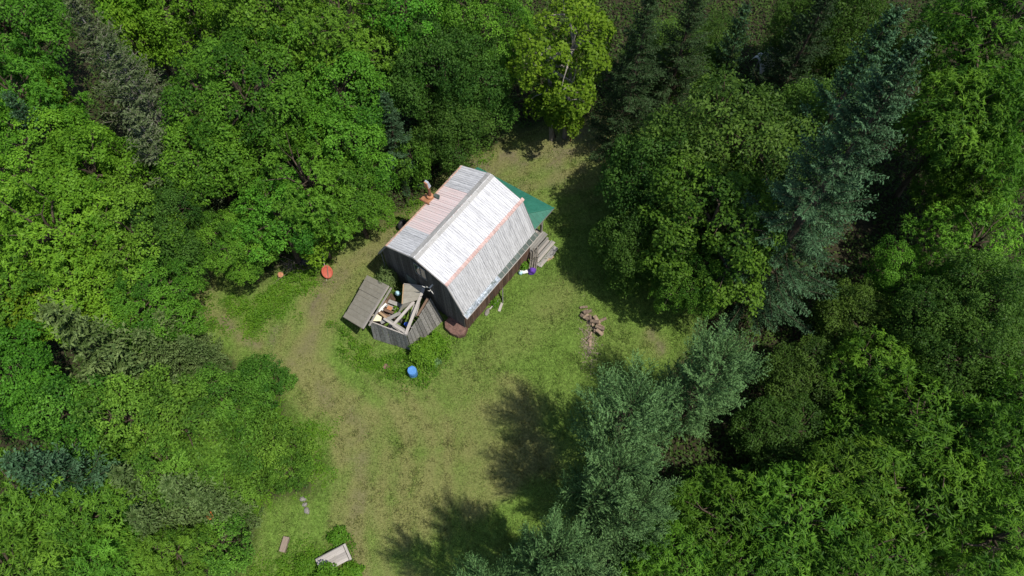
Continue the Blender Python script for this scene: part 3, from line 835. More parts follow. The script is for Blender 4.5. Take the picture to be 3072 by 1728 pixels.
def lathe(name, prof, seg=20, smooth=True):
    V, F = [], []
    for (rr, zz) in prof:
        for k in range(seg):
            a = 2 * math.pi * k / seg; V.append((rr * math.cos(a), rr * math.sin(a), zz))
    for i in range(len(prof) - 1):
        for k in range(seg):
            k2 = (k + 1) % seg
            F.append((i * seg + k, i * seg + k2, (i + 1) * seg + k2, (i + 1) * seg + k))
    F.append(tuple(range(seg))); F.append(tuple(range((len(prof) - 1) * seg, len(prof) * seg)))
    me = poly_mesh(name, V, F)
    if smooth:
        for p in me.polygons: p.use_smooth = len(p.vertices) == 4
    return me

def lump(name, seed, sx, sy, sz, sub=3, amp=.18):
    """irregular rounded stone-like mesh resting on z = 0."""
    bm = bmesh.new(); bmesh.ops.create_icosphere(bm, subdivisions=sub, radius=1)
    rr = np.random.default_rng(seed); ph = rr.uniform(0, 6, 6)
    for v in bm.verts:
        c = v.co
        k = 1 + amp * (math.sin(2.3 * c.x + ph[0]) * math.cos(2.9 * c.y + ph[1]) + .6 * math.sin(4.1 * c.z + ph[2] + 2 * c.x) + .3 * math.sin(7 * c.y + ph[3]))
        v.co = Vector((c.x * sx * k, c.y * sy * k, max(c.z * k, -.35) * sz))
    for v in bm.verts: v.co.z += .35 * sz
    return bm_mesh(name, bm, True)

# ------------------------------------------------------------------ barn
rb = random.Random(8)
BARN = empty('barn', (-4.983, 17.657, 0), R(52.077))
tag(BARN, 'small old barn with white gambrel roof and dark board walls in the clearing', 'barn')
Lr = 6.30
PROF = [(3.05, 2.90), (2.136, 4.87), (0.0, 6.063), (-2.105, 5.47), (-3.025, 3.086)]     # local y, z: left eave .. right eave
WX0, WX1 = .20, 6.10
WL, WR = 2.86, -2.86
# wall core
gp = [(WL, 0.0), (WL, 3.0), (2.05, 4.78), (0, 5.95), (-2.03, 5.36), (WR, 3.28), (WR, 0.0)]
V = [(WX0, yy, zz) for yy, zz in gp] + [(WX1, yy, zz) for yy, zz in gp]
k = len(gp)
core = obj('wall', poly_mesh('wall', V, [tuple(range(k)), tuple(range(k, 2 * k))] + [(i, (i + 1) % k, k + (i + 1) % k, k + i) for i in range(k)]), M['dark'], BARN)
def roof_z(y):
    for (y0, z0), (y1, z1) in zip(PROF[:-1], PROF[1:]):
        if y1 <= y <= y0: return z0 + (z1 - z0) * (y0 - y) / (y0 - y1)
    return 2.9
def gable_boards(xf, out, mat):
    y = WR
    while y < WL - .02:
        w = min(rb.uniform(.17, .24), WL - y); g = .008
        ya, yb = y + g, y + w - g
        t = .025 + rb.uniform(0, .012)
        za, zb = roof_z(ya) - .10, roof_z(yb) - .10
        b0 = rb.uniform(.02, .12)
        x0, x1 = (xf, xf + out * t)
        c8 = [(x0, ya, b0), (x0, yb, b0), (x0, yb, zb), (x0, ya, za), (x1, ya, b0), (x1, yb, b0), (x1, yb, zb), (x1, ya, za)]
        hexa('wall_board', core, mat, c8)
        y += w
gable_boards(WX0 - .004, -1, 'siding_dark')
gable_boards(WX1 + .004, 1, 'siding_dark')
for yf, out, mat, zt in ((WR - .004, -1, 'siding_red', 3.10), (WL + .004, 1, 'siding_dark', 2.95)):
    x = WX0
    while x < WX1 - .03:
        w = min(rb.uniform(.16, .24), WX1 - x); t = .025 + rb.uniform(0, .015)
        bar('wall_board', core, mat, (x + w / 2, yf + out * t / 2, rb.uniform(.0, .10)), (x + w / 2, yf + out * t / 2, zt), w - .014, t, (0, 1, 0))
        x += w
# roof deck
def deck_pts(off):
    pts = []
    for i, (yy, zz) in enumerate(PROF):
        pts.append((yy * (1 - off * .010), zz - off * .06))
    return pts
top = deck_pts(.5); bot = deck_pts(1.6)
V = [(x, yy, zz) for x in (.03, Lr - .03) for (yy, zz) in top + bot[::-1]]
k = 10
roof = obj('roof', poly_mesh('roof', V, [tuple(range(k)), tuple(range(k, 2 * k))] + [(i, (i + 1) % k, k + (i + 1) % k, k + i) for i in range(k)]), M['greywood'], BARN)
def slope_boards(i, base_mat, special=None):
    (y0, z0), (y1, z1) = PROF[i], PROF[i + 1]
    e0, e1 = Vector((0, y0, z0)), Vector((0, y1, z1))
    d = (e1 - e0); nrm = Vector((1, 0, 0)).cross(d).normalized()
    if nrm.z < 0: nrm = -nrm
    x = 0.0
    while x < Lr - .02:
        w = min(rb.uniform(.115, .15), Lr - x)
        t = .022 + rb.uniform(0, .016)
        mat = special(x / Lr) if special else base_mat
        sag = Vector((0, 0, -.035 * math.sin(math.pi * x / Lr) + rb.uniform(-.004, .004)))
        o0 = rb.uniform(-.012, .02)
        a = e0 + d.normalized() * (-.03 + o0) + nrm * (t / 2) + sag; bq = e1 + nrm * (t / 2) + sag - d.normalized() * .004
        bar('roof_board', roof, mat, a + Vector((x + w / 2, 0, 0)), bq + Vector((x + w / 2, 0, 0)), w - .010, t, nrm)
        x += w
slope_boards(0, 'greywood')
slope_boards(1, 'roof_white', lambda u: 'roof_pink' if .235 < u < .745 else 'roof_white')
slope_boards(2, 'roof_white')
slope_boards(3, 'roof_white')
# ridge boards (grey, two wide strips each side in lengths)
for s, (pa, pb) in ((1, (PROF[1], PROF[2])), (-1, (PROF[3], PROF[2]))):
    d = (Vector((0, pa[0], pa[1])) - Vector((0, pb[0], pb[1]))).normalized()
    nrm = Vector((1, 0, 0)).cross(d)
    if nrm.z < 0: nrm = -nrm
    x = -.02
    while x < Lr:
        L = min(rb.uniform(.5, 1.1), Lr + .02 - x)
        for j in range(2 if s == 1 else 1):
            w = .15 if s == 1 else .20
            c0 = Vector((0, pb[0], pb[1])) + d * (w * (j + .5) + .004) + nrm * (.055 + .004 * rb.random()) + Vector((0, 0, -.03 * math.sin(math.pi * (x + L / 2) / Lr)))
            bar('ridge_board', roof, 'ridge', c0 + Vector((x + .003, 0, 0)), c0 + Vector((x + L - .003, 0, 0)), w - .006, .018, nrm)
        x += L
# pink flashing along the breaks
def tiles(i, mat, step, wu, wd):
    y, z = PROF[i]
    du = (Vector((0, *PROF[2])) - Vector((0, y, z))).normalized()
    j = 0 if i == 1 else 4
    dl = (Vector((0, *PROF[j])) - Vector((0, y, z))).normalized()
    x = -.02
    while x < Lr:
        L = step * rb.uniform(.85, 1.15)
        sag = Vector((0, 0, -.035 * math.sin(math.pi * min(max(x / Lr, 0), 1)) + .042 + rb.uniform(0, .012)))
        c0 = Vector((0, y, z)) + sag
        A = c0 + du * wu * rb.uniform(.9, 1.1); C_ = c0 + dl * wd + Vector((0, -.03 if i == 3 else .03, 0)); B_ = c0 + Vector((0, 0, .012))
        V = []
        for xx in (x + .006, x + L - .006):
            for p in (A, B_, C_):
                V.append(p + Vector((xx, 0, 0)))
            for p in (C_, B_, A):
                V.append(p + Vector((xx, 0, -.012)))
        obj('flashing_tile', poly_mesh('flashing_tile', V, [(0, 1, 7, 6), (1, 2, 8, 7), (3, 4, 10, 9), (4, 5, 11, 10), (0, 1, 4, 5), (1, 2, 3, 4), (6, 7, 10, 11), (7, 8, 9, 10), (2, 3, 9, 8), (5, 0, 6, 11)]), M[mat], roof)
        x += L
tiles(3, 'pink_tile', .165, .13, .05)
tiles(1, 'orange_tile', .165, .10, .05)
# eave sheets on the right
x = -.02; j = 0
while x < Lr:
    L = .36 if x > 2.6 else rb.choice((.45, .62, .8)); L = min(L, Lr + .05 - x)
    mat = 'tin_dark' if x > 2.75 else 'tin_blue'
    nseg = 6; V = []
    for q in range(nseg + 1):
        xx = x + .006 + (L - .012) * q / nseg
        bmp = rb.uniform(0, .03) if mat == 'tin_blue' else rb.uniform(0, .006)
        V += [(xx, -2.98, 3.075 + .003), (xx, -3.13, 2.97 + bmp), (xx, -3.285, 2.845 + bmp * .5)]
    n3 = len(V)
    V += [(a_, b_, c_ - .012) for a_, b_, c_ in V]
    F = []
    for q in range(nseg):
        for e in range(2):
            i0 = q * 3 + e; F += [(i0, i0 + 1, i0 + 4, i0 + 3), (n3 + i0, n3 + i0 + 1, n3 + i0 + 4, n3 + i0 + 3)]
        F += [(q * 3 + 2, q * 3 + 5, n3 + q * 3 + 5, n3 + q * 3 + 2), (q * 3, q * 3 + 3, n3 + q * 3 + 3, n3 + q * 3)]
    obj('eave_sheet', poly_mesh('eave_sheet', V, F, mat == 'tin_blue'), M[mat], roof)
    if mat == 'tin_dark':
        bar('eave_batten', roof, 'palewood', (x, -2.99, 3.085), (x, -3.285, 2.865), .022, .016, (0, -.6, .8))
    x += L
bar('eave_trim', roof, 'palewood', (-.03, -3.295, 2.83), (Lr + .05, -3.295, 2.83), .03, .045)
bar('eave_trim', roof, 'palewood', (-.03, -2.98, 3.08), (-.03, -3.29, 2.85), .03, .05)
for i in range(4):
    (y0, z0), (y1, z1) = PROF[i], PROF[i + 1]
    for xx in (.0, Lr):
        bar('barge_board', roof, 'palewood' if xx == 0 else 'greywood', (xx + (-.016 if xx == 0 else .016), y0, z0 - .05), (xx + (-.016 if xx == 0 else .016), y1, z1 - .05), .028, .10, (0, 0, 1))
# window and door on the near gable
win = hexa('window', BARN, 'dark', [(.19, -.46, 3.70), (.19, .32, 3.70), (.19, .32, 4.92), (.19, -.46, 4.92), (.140, -.46, 3.70), (.140, .32, 3.70), (.140, .32, 4.92), (.140, -.46, 4.92)])
obj('pane', poly_mesh('pane', [(.136, -.41, 3.76), (.136, -.10, 3.76), (.136, -.10, 4.86), (.136, -.41, 4.86)], [(0, 1, 2, 3)]), M['glass'], win)
obj('pane', poly_mesh('pane', [(.136, -.05, 3.76), (.136, .27, 3.76), (.136, .27, 4.86), (.136, -.05, 4.86)], [(0, 1, 2, 3)]), M['glass'], win)
for (y0, z0, y1, z1) in ((-.48, 3.69, .34, 3.69), (-.48, 4.93, .34, 4.93), (-.46, 3.68, -.46, 4.94), (.32, 3.68, .32, 4.94), (-.075, 3.7, -.075, 4.92)):
    bar('frame', win, 'greywood', (.132, y0, z0), (.132, y1, z1), .05, .03, (-1, 0, 0))
door = hexa('door', BARN, 'siding_dark', [(.17, .40, .10), (.17, 1.35, .10), (.17, 1.35, 2.35), (.17, .40, 2.35), (.145, .40, .10), (.145, 1.35, .10), (.145, 1.35, 2.35), (.145, .40, 2.35)])
obj('pane', poly_mesh('pane', [(.139, .50, 1.15), (.139, 1.26, 1.15), (.139, 1.26, 2.25), (.139, .50, 2.25)], [(0, 1, 2, 3)]), M['greypane'], door)
bar('handle', door, 'rust', (.12, .50, 1.0), (.12, .50, 1.14), .03, .03, (-1, 0, 0))
# corner pipe at the left of the gable
V, F = tubes([(np.array([[.10, 2.95, 2.75], [.08, 2.98, 1.4], [.05, 3.02, .5]]), [.025] * 3)], 8)
obj('downpipe', np_mesh('downpipe', V, F, True), M['greywood'], BARN)
# stove pipe
V, F = tubes([(np.array([[3.70, 2.20, 4.55], [3.70, 2.20, 5.2], [3.72, 2.21, 5.95]]), [.09, .09, .085]), ], 14)
chim = obj('stove_pipe', np_mesh('stove_pipe', V, F, True), M['rust'], BARN)
hexa('pipe_cap', chim, 'tin_pale', [(3.62, 2.08, 5.98), (3.80, 2.08, 6.02), (3.80, 2.34, 6.02), (3.62, 2.34, 5.98), (3.60, 2.11, 6.52), (3.70, 2.11, 6.55), (3.70, 2.31, 6.55), (3.60, 2.31, 6.52)])
hexa('pipe_cap', chim, 'rust_orange', [(3.56, 2.08, 5.96), (3.615, 2.08, 5.98), (3.615, 2.34, 5.98), (3.56, 2.34, 5.96), (3.54, 2.11, 6.50), (3.595, 2.11, 6.52), (3.595, 2.31, 6.52), (3.54, 2.31, 6.50)])
obj('collar', lathe('collar', [(.2, 0), (.19, .05), (.12, .1)], 14), M['rust_orange'], chim, (3.70, 2.20, 5.0))
hexa('pipe_flashing', chim, 'rust_orange', [(3.30, 1.95, 5.00), (3.78, 1.95, 5.00), (3.78, 2.62, 4.72), (3.30, 2.62, 4.72), (3.30, 1.95, 5.03), (3.78, 1.95, 5.03), (3.78, 2.62, 4.75), (3.30, 2.62, 4.75)])
hexa('pipe_saddle', chim, 'tin_dark', [(3.74, 1.55, 5.28), (3.98, 1.70, 5.19), (4.02, 2.10, 4.95), (3.78, 2.10, 4.95), (3.76, 1.56, 5.30), (3.95, 1.72, 5.27), (3.98, 2.06, 5.06), (3.80, 2.06, 5.06)])
bar('stay', chim, 'rust', (3.25, 1.85, 5.07), (3.3, 2.65, 4.78), .06, .03)
# green porch roof over the far door
A, B_, C_, D_ = Vector((6.16, 2.45, 3.15)), Vector((8.0, 2.50, 2.32)), Vector((8.58, -2.72, 2.28)), Vector((6.16, -2.72, 2.42))
E_ = Vector((6.16, -1.35, 3.15))
th = Vector((0, 0, -.03))
porch = obj('porch_roof', poly_mesh('porch_roof', [A, B_, C_, D_, E_, A + th, B_ + th, C_ + th, D_ + th, E_ + th],
    [(0, 1, 2, 4), (4, 2, 3), (5, 6, 7, 9), (9, 7, 8), (0, 1, 6, 5), (1, 2, 7, 6), (2, 3, 8, 7), (3, 4, 9, 8), (4, 0, 5, 9)]), M['green_tin'], BARN)
upz = Vector((0, 0, .012))
for q in range(1, 18):
    u = q / 18
    bar('roof_rib', porch, 'green_tin', A.lerp(E_, u) + upz, B_.lerp(C_, u) + upz, .025, .02)
for q in range(0, 9):
    u = q / 9
    # ribs of the hip side run parallel to the barn's wall, down toward the right eave
    bar('roof_rib', porch, 'green_tin', E_.lerp(C_, u) + upz, D_.lerp(C_, u) + upz, .025, .02) if u < .97 else None
bar('hip_cap', porch, 'green_tin', E_ + upz * 1.6, C_ + upz * 1.6, .09, .02)
bar('fascia', porch, 'greywood', B_ + Vector((0, 0, -.08)), C_ + Vector((0, 0, -.08)), .03, .10)
bar('fascia', porch, 'greywood', C_ + Vector((-.02, 0, -.08)), D_ + Vector((0, 0, -.08)), .03, .10)
for px_, py_ in ((7.65, -2.55), (7.62, .0), (7.45, 2.35)):
    bar('porch_post', BARN, 'palewood', (px_, py_, .05), (px_, py_, 2.30), .12, .12, (1, 0, 0))
bar('porch_brace', BARN, 'palewood', (7.65, -2.56, 1.5), (7.20, -2.56, 2.25), .06, .08, (0, 1, 0))
deck = obj('porch_deck', poly_mesh('porch_deck', [(6.15, -2.9, .05), (7.7, -2.9, .05), (7.7, 2.4, .05), (6.15, 2.4, .05), (6.15, -2.9, .50), (7.7, -2.9, .50), (7.7, 2.4, .50), (6.15, 2.4, .50)],
    [(0, 1, 2, 3), (4, 5, 6, 7), (0, 1, 5, 4), (1, 2, 6, 5), (2, 3, 7, 6), (3, 0, 4, 7)]), M['dark'], BARN)
y = -2.98
while y < 2.4:
    w = rb.uniform(.13, .19)
    bar('deck_board', deck, 'palewood' if rb.random() < .6 else 'greywood', (6.13 + rb.uniform(0, .03), y + w / 2, .525), (7.72 + rb.uniform(-.1, .12), y + w / 2, .525), w - .012, .035)
    y += w
steps = empty('steps', (0, 0, 0)); steps.parent = BARN
for q in range(3):
    z = .36 - .14 * q
    for e in range(2):
        yy = -3.06 - .29 * q - .145 * e
        bar('tread', steps, 'palewood' if e else 'greywood', (6.05 - .04 * q + rb.uniform(-.06, .06), yy, z + .002 * e), (7.62 + rb.uniform(-.12, .12), yy, z), .142, .035)
    bar('riser', steps, 'greywood', (6.1, -3.0 - .30 * q, z - .08), (7.5, -3.0 - .30 * q, z - .08), .02, .13)
bar('side_plank', steps, 'greywood', (6.0, -3.3, .10), (6.0, -3.75, .08), .05, .16, (1, 0, 0))

def bl(x, y, z):      # barn-local to world
    c_, s_ = math.cos(R(52.077)), math.sin(R(52.077))
    return Vector((-4.983 + x * c_ - y * s_, 17.657 + x * s_ + y * c_, z))

# loose plank and block beside the steps
tag(bar('plank', None, 'greywood', bl(6.75, -3.86, .10), bl(7.55, -3.78, .16), .26, .05), 'dark grey plank lying askew beside the porch steps', 'plank')
tag(bar('plank', None, 'tanwood', bl(6.55, -3.82, .05), bl(7.0, -3.95, .07), .22, .05), 'tan plank end poking out below the porch steps', 'plank')

# antlers on the gable
V, F = tubes([
    (np.array([[0, .0, .0], [-.10, .12, .10], [-.16, .10, .32], [-.14, -.02, .44]]), [.026, .024, .020, .009]),
    (np.array([[-.10, .12, .10], [-.2, .20, .16], [-.26, .30, .28]]), [.028, .022, .008]),
    (np.array([[0, .0, .0], [-.10, -.14, .08], [-.16, -.26, .22], [-.16, -.32, .40]]), [.026, .024, .020, .009]),
    (np.array([[-.12, -.17, .11], [-.22, -.18, .22], [-.28, -.14, .32]]), [.026, .02, .008]),
    (np.array([[-.16, -.26, .22], [-.2, -.38, .22], [-.24, -.48, .26]]), [.024, .018, .008]),
    (np.array([[.24, .0, .0], [.1, .0, .02], [-.02, 0, .0]]), [.05, .045, .035])], 8)
tag(obj('antlers', np_mesh('antlers', V, F, True), M['antler'], None, bl(-.06, -.82, 3.62), (0, 0, R(52.077))), 'bleached deer antlers mounted on the dark gable wall right of the window', 'antlers')

# ------------------------------------------------------------------ collapsed shed
SH = empty('shed', (-6.2, 16.1, 0))
tag(SH, 'collapsed grey board shed with fallen metal roof against the barn', 'shed')
o3 = Vector((-6.2, 16.1, 0))
def S(x, y, z): return Vector((x, y, z)) - o3
def quad_boards(parent, name, mat, b0, b1, t0, t1, n, thick, wob=.05, gap=.012, skip=()):
    """vertical boards filling the quad b0-b1 (bottom) t0-t1 (top)."""
    out = (b1 - b0).cross(t0 - b0).normalized()
    edges = [0]
    for i in range(n): edges.append(edges[-1] + rb.uniform(.7, 1.3))
    edges = [e / edges[-1] for e in edges]
    for i in range(n):
        if i in skip: continue
        u0, u1 = edges[i], edges[i + 1]
        g = gap / (b1 - b0).length
        pa, pb = b0.lerp(b1, u0 + g), b0.lerp(b1, u1 - g)
        qa, qb = t0.lerp(t1, u0 + g), t0.lerp(t1, u1 - g)
        e = rb.uniform(-wob, wob) * .6; o_ = out * rb.uniform(0, .02)
        qa = qa + (qa - pa) * e; qb = qb + (qb - pb) * e
        hexa(name, parent, mat, [pa + o_, pb + o_, qb + o_, qa + o_, pa + o_ + out * thick, pb + o_ + out * thick, qb + o_ + out * thick, qa + o_ + out * thick])
fbl, fbr, rbr_, rbl = S(-7.83, 15.56, 0), S(-5.66, 14.86, 0), S(-3.95, 16.70, 0), S(-6.45, 17.6, 0)
ftl, ftr, rtr, rtl = S(-7.84, 16.0, 1.55), S(-5.70, 15.02, 1.95), S(-4.50, 17.20, 2.05), S(-6.75, 17.75, 1.5)
fw = empty('front_wall', (0, 0, 0)); fw.parent = SH
quad_boards(fw, 'wall_board', 'greywood', fbl, fbr, ftl, ftr, 9, .025)
rw = empty('right_wall', (0, 0, 0)); rw.parent = SH
quad_boards(rw, 'wall_board', 'greywood', fbr, rbr_, ftr, rtr, 10, .025, .04)
lw = empty('left_wall', (0, 0, 0)); lw.parent = SH
quad_boards(lw, 'wall_board', 'brownwood', rbl, fbl, rtl, ftl, 9, .025)
# top plates and rafters
bar('top_plate', SH, 'palewood', ftl + Vector((0, 0, .03)), ftr + Vector((0, 0, .03)), .06, .05)
bar('top_plate', SH, 'palewood', S(-4.86, 17.62, 2.36), S(-5.74, 15.02, 2.10), .16, .07)
bar('top_plate', SH, 'palewood', S(-7.00, 15.98, 2.02), S(-5.70, 15.10, 2.02), .12, .07)
bar('top_plate', SH, 'greywood', S(-6.86, 16.05, 1.90), S(-5.78, 15.32, 1.90), .10, .06)
bar('rafter', SH, 'palewood', S(-6.42, 15.66, 2.0), S(-5.38, 16.92, 2.14), .16, .06)
bar('rafter', SH, 'greywood', S(-7.20, 15.85, 1.72), S(-6.15, 16.45, 1.70), .20, .05)
bar('rafter', SH, 'palewood', S(-5.58, 16.18, 1.7), S(-5.36, 16.82, 2.0), .10, .05)
bar('rafter', SH, 'palewood', S(-5.30, 16.30, 1.55), S(-5.10, 16.95, 1.95), .07, .05)
bar('sill_rail', SH, 'brownwood', S(-4.62, 17.15, 2.12), S(-5.20, 16.25, 1.72), .12, .08)
# left roof slab, slid off
R0, R1, R2, R3 = S(-8.27, 19.02, 1.02), S(-6.93, 18.0, 1.92), S(-8.17, 15.46, 1.92), S(-9.43, 16.47, 1.02)
lroof = empty('left_roof', (0, 0, 0)); lroof.parent = SH
nrm = (R1 - R0).cross(R3 - R0).normalized()
if nrm.z < 0: nrm = -nrm
npan = 9
for i in range(npan):
    u0, u1 = i / npan, (i + 1) / npan
    lift = nrm * (.035 if i < 3 else 0.0) + nrm * rb.uniform(0, .006)
    jut = (R0 - R1).normalized() * (rb.uniform(-.02, .03))
    a0, a1 = R0.lerp(R3, u0) + lift + jut, R0.lerp(R3, u1) + lift + jut
    b0_, b1_ = R1.lerp(R2, u0) + lift, R1.lerp(R2, u1) + lift
    hexa('roof_panel', lroof, 'tin_grey', [a0, a1, b1_, b0_, a0 + nrm * .012, a1 + nrm * .012, b1_ + nrm * .012, b0_ + nrm * .012])
    bar('seam', lroof, 'tin_grey', a1 + nrm * .022, b1_ + nrm * .022, .022, .022, nrm)
bar('roof_rail', lroof, 'palewood', R1 - nrm * .02 + (R1 - R0).normalized() * .05, R2 - nrm * .02 + (R1 - R0).normalized() * .05, .10, .09, nrm)
bar('roof_rail', lroof, 'palewood', R1 - nrm * .12 + (R1 - R0).normalized() * .22, R2.lerp(R1, .12) - nrm * .18 + (R1 - R0).normalized() * .20, .10, .06, nrm)
bar('roof_rail', lroof, 'brownwood', R0 - nrm * .06, R3 - nrm * .06, .06, .08, nrm)
bar('roof_rail', lroof, 'brownwood', R3 - nrm * .05, R2 - nrm * .05, .05, .07, nrm)
# right roof remnant, bent down at its front
Q0, Q1, Q2, Q3 = S(-5.95, 17.87, 2.34), S(-4.74, 17.68, 2.40), S(-5.20, 16.98, 2.24), S(-5.98, 16.74, 2.22)
Q4, Q5 = S(-6.32, 16.40, 1.72), S(-5.45, 16.92, 2.10)
rroof = empty('right_roof', (0, 0, 0)); rroof.parent = SH
n2 = Vector((0, 0, 1))
for u0, u1 in ((0, .36), (.36, .70), (.70, 1)):
    a0, a1 = Q0.lerp(Q3, u0), Q0.lerp(Q3, u1); b0_, b1_ = Q1.lerp(Q2, u0), Q1.lerp(Q2, u1)
    hexa('roof_panel', rroof, 'tin_grey', [a0, a1, b1_, b0_, a0 + n2 * .012, a1 + n2 * .012, b1_ + n2 * .012, b0_ + n2 * .012])
    bar('seam', rroof, 'tin_grey', a1 + n2 * .02, b1_ + n2 * .02, .022, .02)
hexa('bent_panel', rroof, 'tin_grey', [Q3, Q4, Q5, Q2, Q3 + n2 * .012, Q4 + n2 * .012, Q5 + n2 * .012, Q2 + n2 * .012])
bar('roof_rail', rroof, 'tanwood', Q0 + Vector((-.03, 0, .02)), Q3 + Vector((-.03, 0, .02)), .05, .05)
bar('roof_rail', rroof, 'palewood', Q0 + Vector((-.02, .03, .02)), Q1 + Vector((.08, .03, .02)), .05, .05)
# things lying inside the shed
def P3(x, y, z): return Vector((x, y, z))
junk = [
    ('greywood', (-6.95, 17.35, 1.25), (-6.05, 17.05, 1.10), .22, 'weathered board lying across the open shed, nearest the barn'),
    ('greywood', (-7.05, 17.10, 1.20), (-6.15, 16.78, 1.05), .20, 'weathered board across the open shed, second from the barn'),
    ('brownwood', (-7.15, 16.85, 1.20), (-6.40, 16.60, 1.05), .16, 'brown board across the open shed beside the rusty tin'),
    ('brownwood', (-7.25, 16.65, 1.00), (-6.45, 16.40, .95), .14, 'dark brown board in the open shed above the yellow plank'),
    ('tanwood', (-7.38, 16.62, 1.35), (-6.92, 16.28, 1.25), .13, 'orange-yellow plank stub lying inside the open shed'),
    ('white', (-7.02, 17.10, 1.45), (-7.42, 16.62, 1.45), .12, 'white painted board along the fallen roof rail'),
    ('white', (-6.18, 17.02, 1.35), (-6.35, 16.72, 1.30), .05, 'short white trim strip inside the open shed'),
    ('greywood', (-6.9, 16.0, .9), (-6.0, 15.6, .7), .25, 'grey board fallen inside the shed behind the front wall'),
    ('palewood', (-5.9, 16.1, 1.0), (-5.3, 15.7, .8), .18, 'pale board fallen in the shed beside the blue tub'),
]
for mat, p0, p1, w, lab in junk:
    tag(bar('loose_board', None, mat, p0, p1, w, .035), lab, 'board', 'boards lying in the shed')
tag(bar('shelf_box', None, 'greywood', (-6.85, 17.0, .35), (-6.2, 16.8, .35), .7, .9), 'low grey wooden box under the boards inside the shed', 'box')
tag(bar('rusty_sheet', None, 'rust_orange', (-6.98, 16.98, 1.24), (-6.72, 16.86, 1.22), .22, .02), 'small rusty tin sheet on the boards inside the shed', 'metal sheet')
tag(obj('foam_slab', poly_mesh('foam_slab', [(0, 0, 0), (.42, -.10, 0), (.50, .12, 0), (.18, .42, 0), (.02, .34, 0), (0, 0, .07), (.42, -.10, .07), (.50, .12, .07), (.18, .42, .07), (.02, .34, .07)],
    [(0, 1, 2, 3, 4), (5, 6, 7, 8, 9), (0, 1, 6, 5), (1, 2, 7, 6), (2, 3, 8, 7), (3, 4, 9, 8), (4, 0, 5, 9)]), M['cream'], None, (-7.66, 16.05, 1.42), (.08, -.1, .2)), 'broken cream foam slab on top of the shed beside the fallen roof', 'foam slab')
tag(obj('plastic_tub', lathe('plastic_tub', [(.09, 0), (.12, .22), (.13, .24), (.11, .24), (.08, .03)], 16), M['brightblue'], None, (-5.86, 15.95, 1.02)), 'small bright blue tub inside the shed', 'tub')
tag(obj('plastic_bag', lump('plastic_bag', 3, .16, .13, .20), M['paleblue'], None, (-6.42, 17.75, 1.30)), 'crumpled pale plastic bag between shed and barn', 'bag')
tag(obj('rag', lump('rag', 5, .10, .16, .10), M['white'], None, (-7.30, 16.90, 1.30), (0, 0, .6)), 'white rag on the rail of the fallen shed roof', 'rag')

# brown rusty tub between shed and barn corner
bm = bmesh.new()
prof = [(-.62, -.10), (-.58, .22), (-.40, .44), (-.05, .52), (.30, .46), (.56, .22), (.62, -.16), (.40, -.40), (.0, -.46), (-.42, -.36)]
vs = [[bm.verts.new((x * s, y * s, z)) for x, y in prof] for s, z in ((1.02, 0), (1.0, .30), (.95, .42), (.80, .45))]
for a, b2 in zip(vs[:-1], vs[1:]):
    for i in range(10): bm.faces.new((a[i], a[(i + 1) % 10], b2[(i + 1) % 10], b2[i]))
bm.faces.new(vs[-1]); bm.faces.new(vs[0])
tub = obj('upturned_tub', bm_mesh('upturned_tub', bm), M['rust_brown'], None, (-3.17, 16.18, .02), (.06, -.02, R(-32)), (1.12, 1.12, 1))
tag(tub, 'rust-brown upturned metal tub between the shed and the barn corner', 'tub')
bar('patch', tub, 'rust_brown', (-.30, .16, .47), (.48, -.02, .46), .56, .02)

# ------------------------------------------------------------------ small things round the buildings
bar_o = empty('barrel', (-5.47, 13.42, 0)); bar_o.scale = (.86, .86, .9); tag(bar_o, 'blue plastic drum standing in the weeds in front of the shed', 'barrel')
obj('body', lathe('body', [(.27, 0), (.29, .05), (.29, .28), (.30, .30), (.29, .32), (.29, .56), (.30, .58), (.29, .60), (.29, .82), (.27, .86)], 24), M['blue'], bar_o)
obj('lid', lathe('lid', [(.285, .862), (.29, .88), (.27, .90), (.25, .885)], 24), M['blue'], bar_o)
bar('handle', bar_o, 'brightblue', (-.25, .14, .9), (.02, .285, .9), .03, .03)

tag(obj('stump', lathe('stump', [(.22, 0), (.21, .10), (.20, .16), (.18, .165)], 14), M['rust_brown'], None, (-7.03, 13.9, .01), (.10, .05, .4), (1.15, .82, 1)), 'flat brown stump top in the weeds left of the blue drum', 'stump')
for (x, y, s, seed, lab) in ((-10.90, 6.66, .17, 1, 'pale rounded stone at the top of a row of three'), (-10.77, 6.37, .14, 2, 'middle grey stone of a row of three near the bench'), (-10.62, 6.07, .18, 3, 'lowest grey stone of a row of three near the bench')):
    tag(obj('stone', lump('stone', seed, s * .75, s * 1.0, s * .7), M['stone'], None, (x, y, -.02), (0, 0, seed)), lab, 'stone', 'stones in a row')

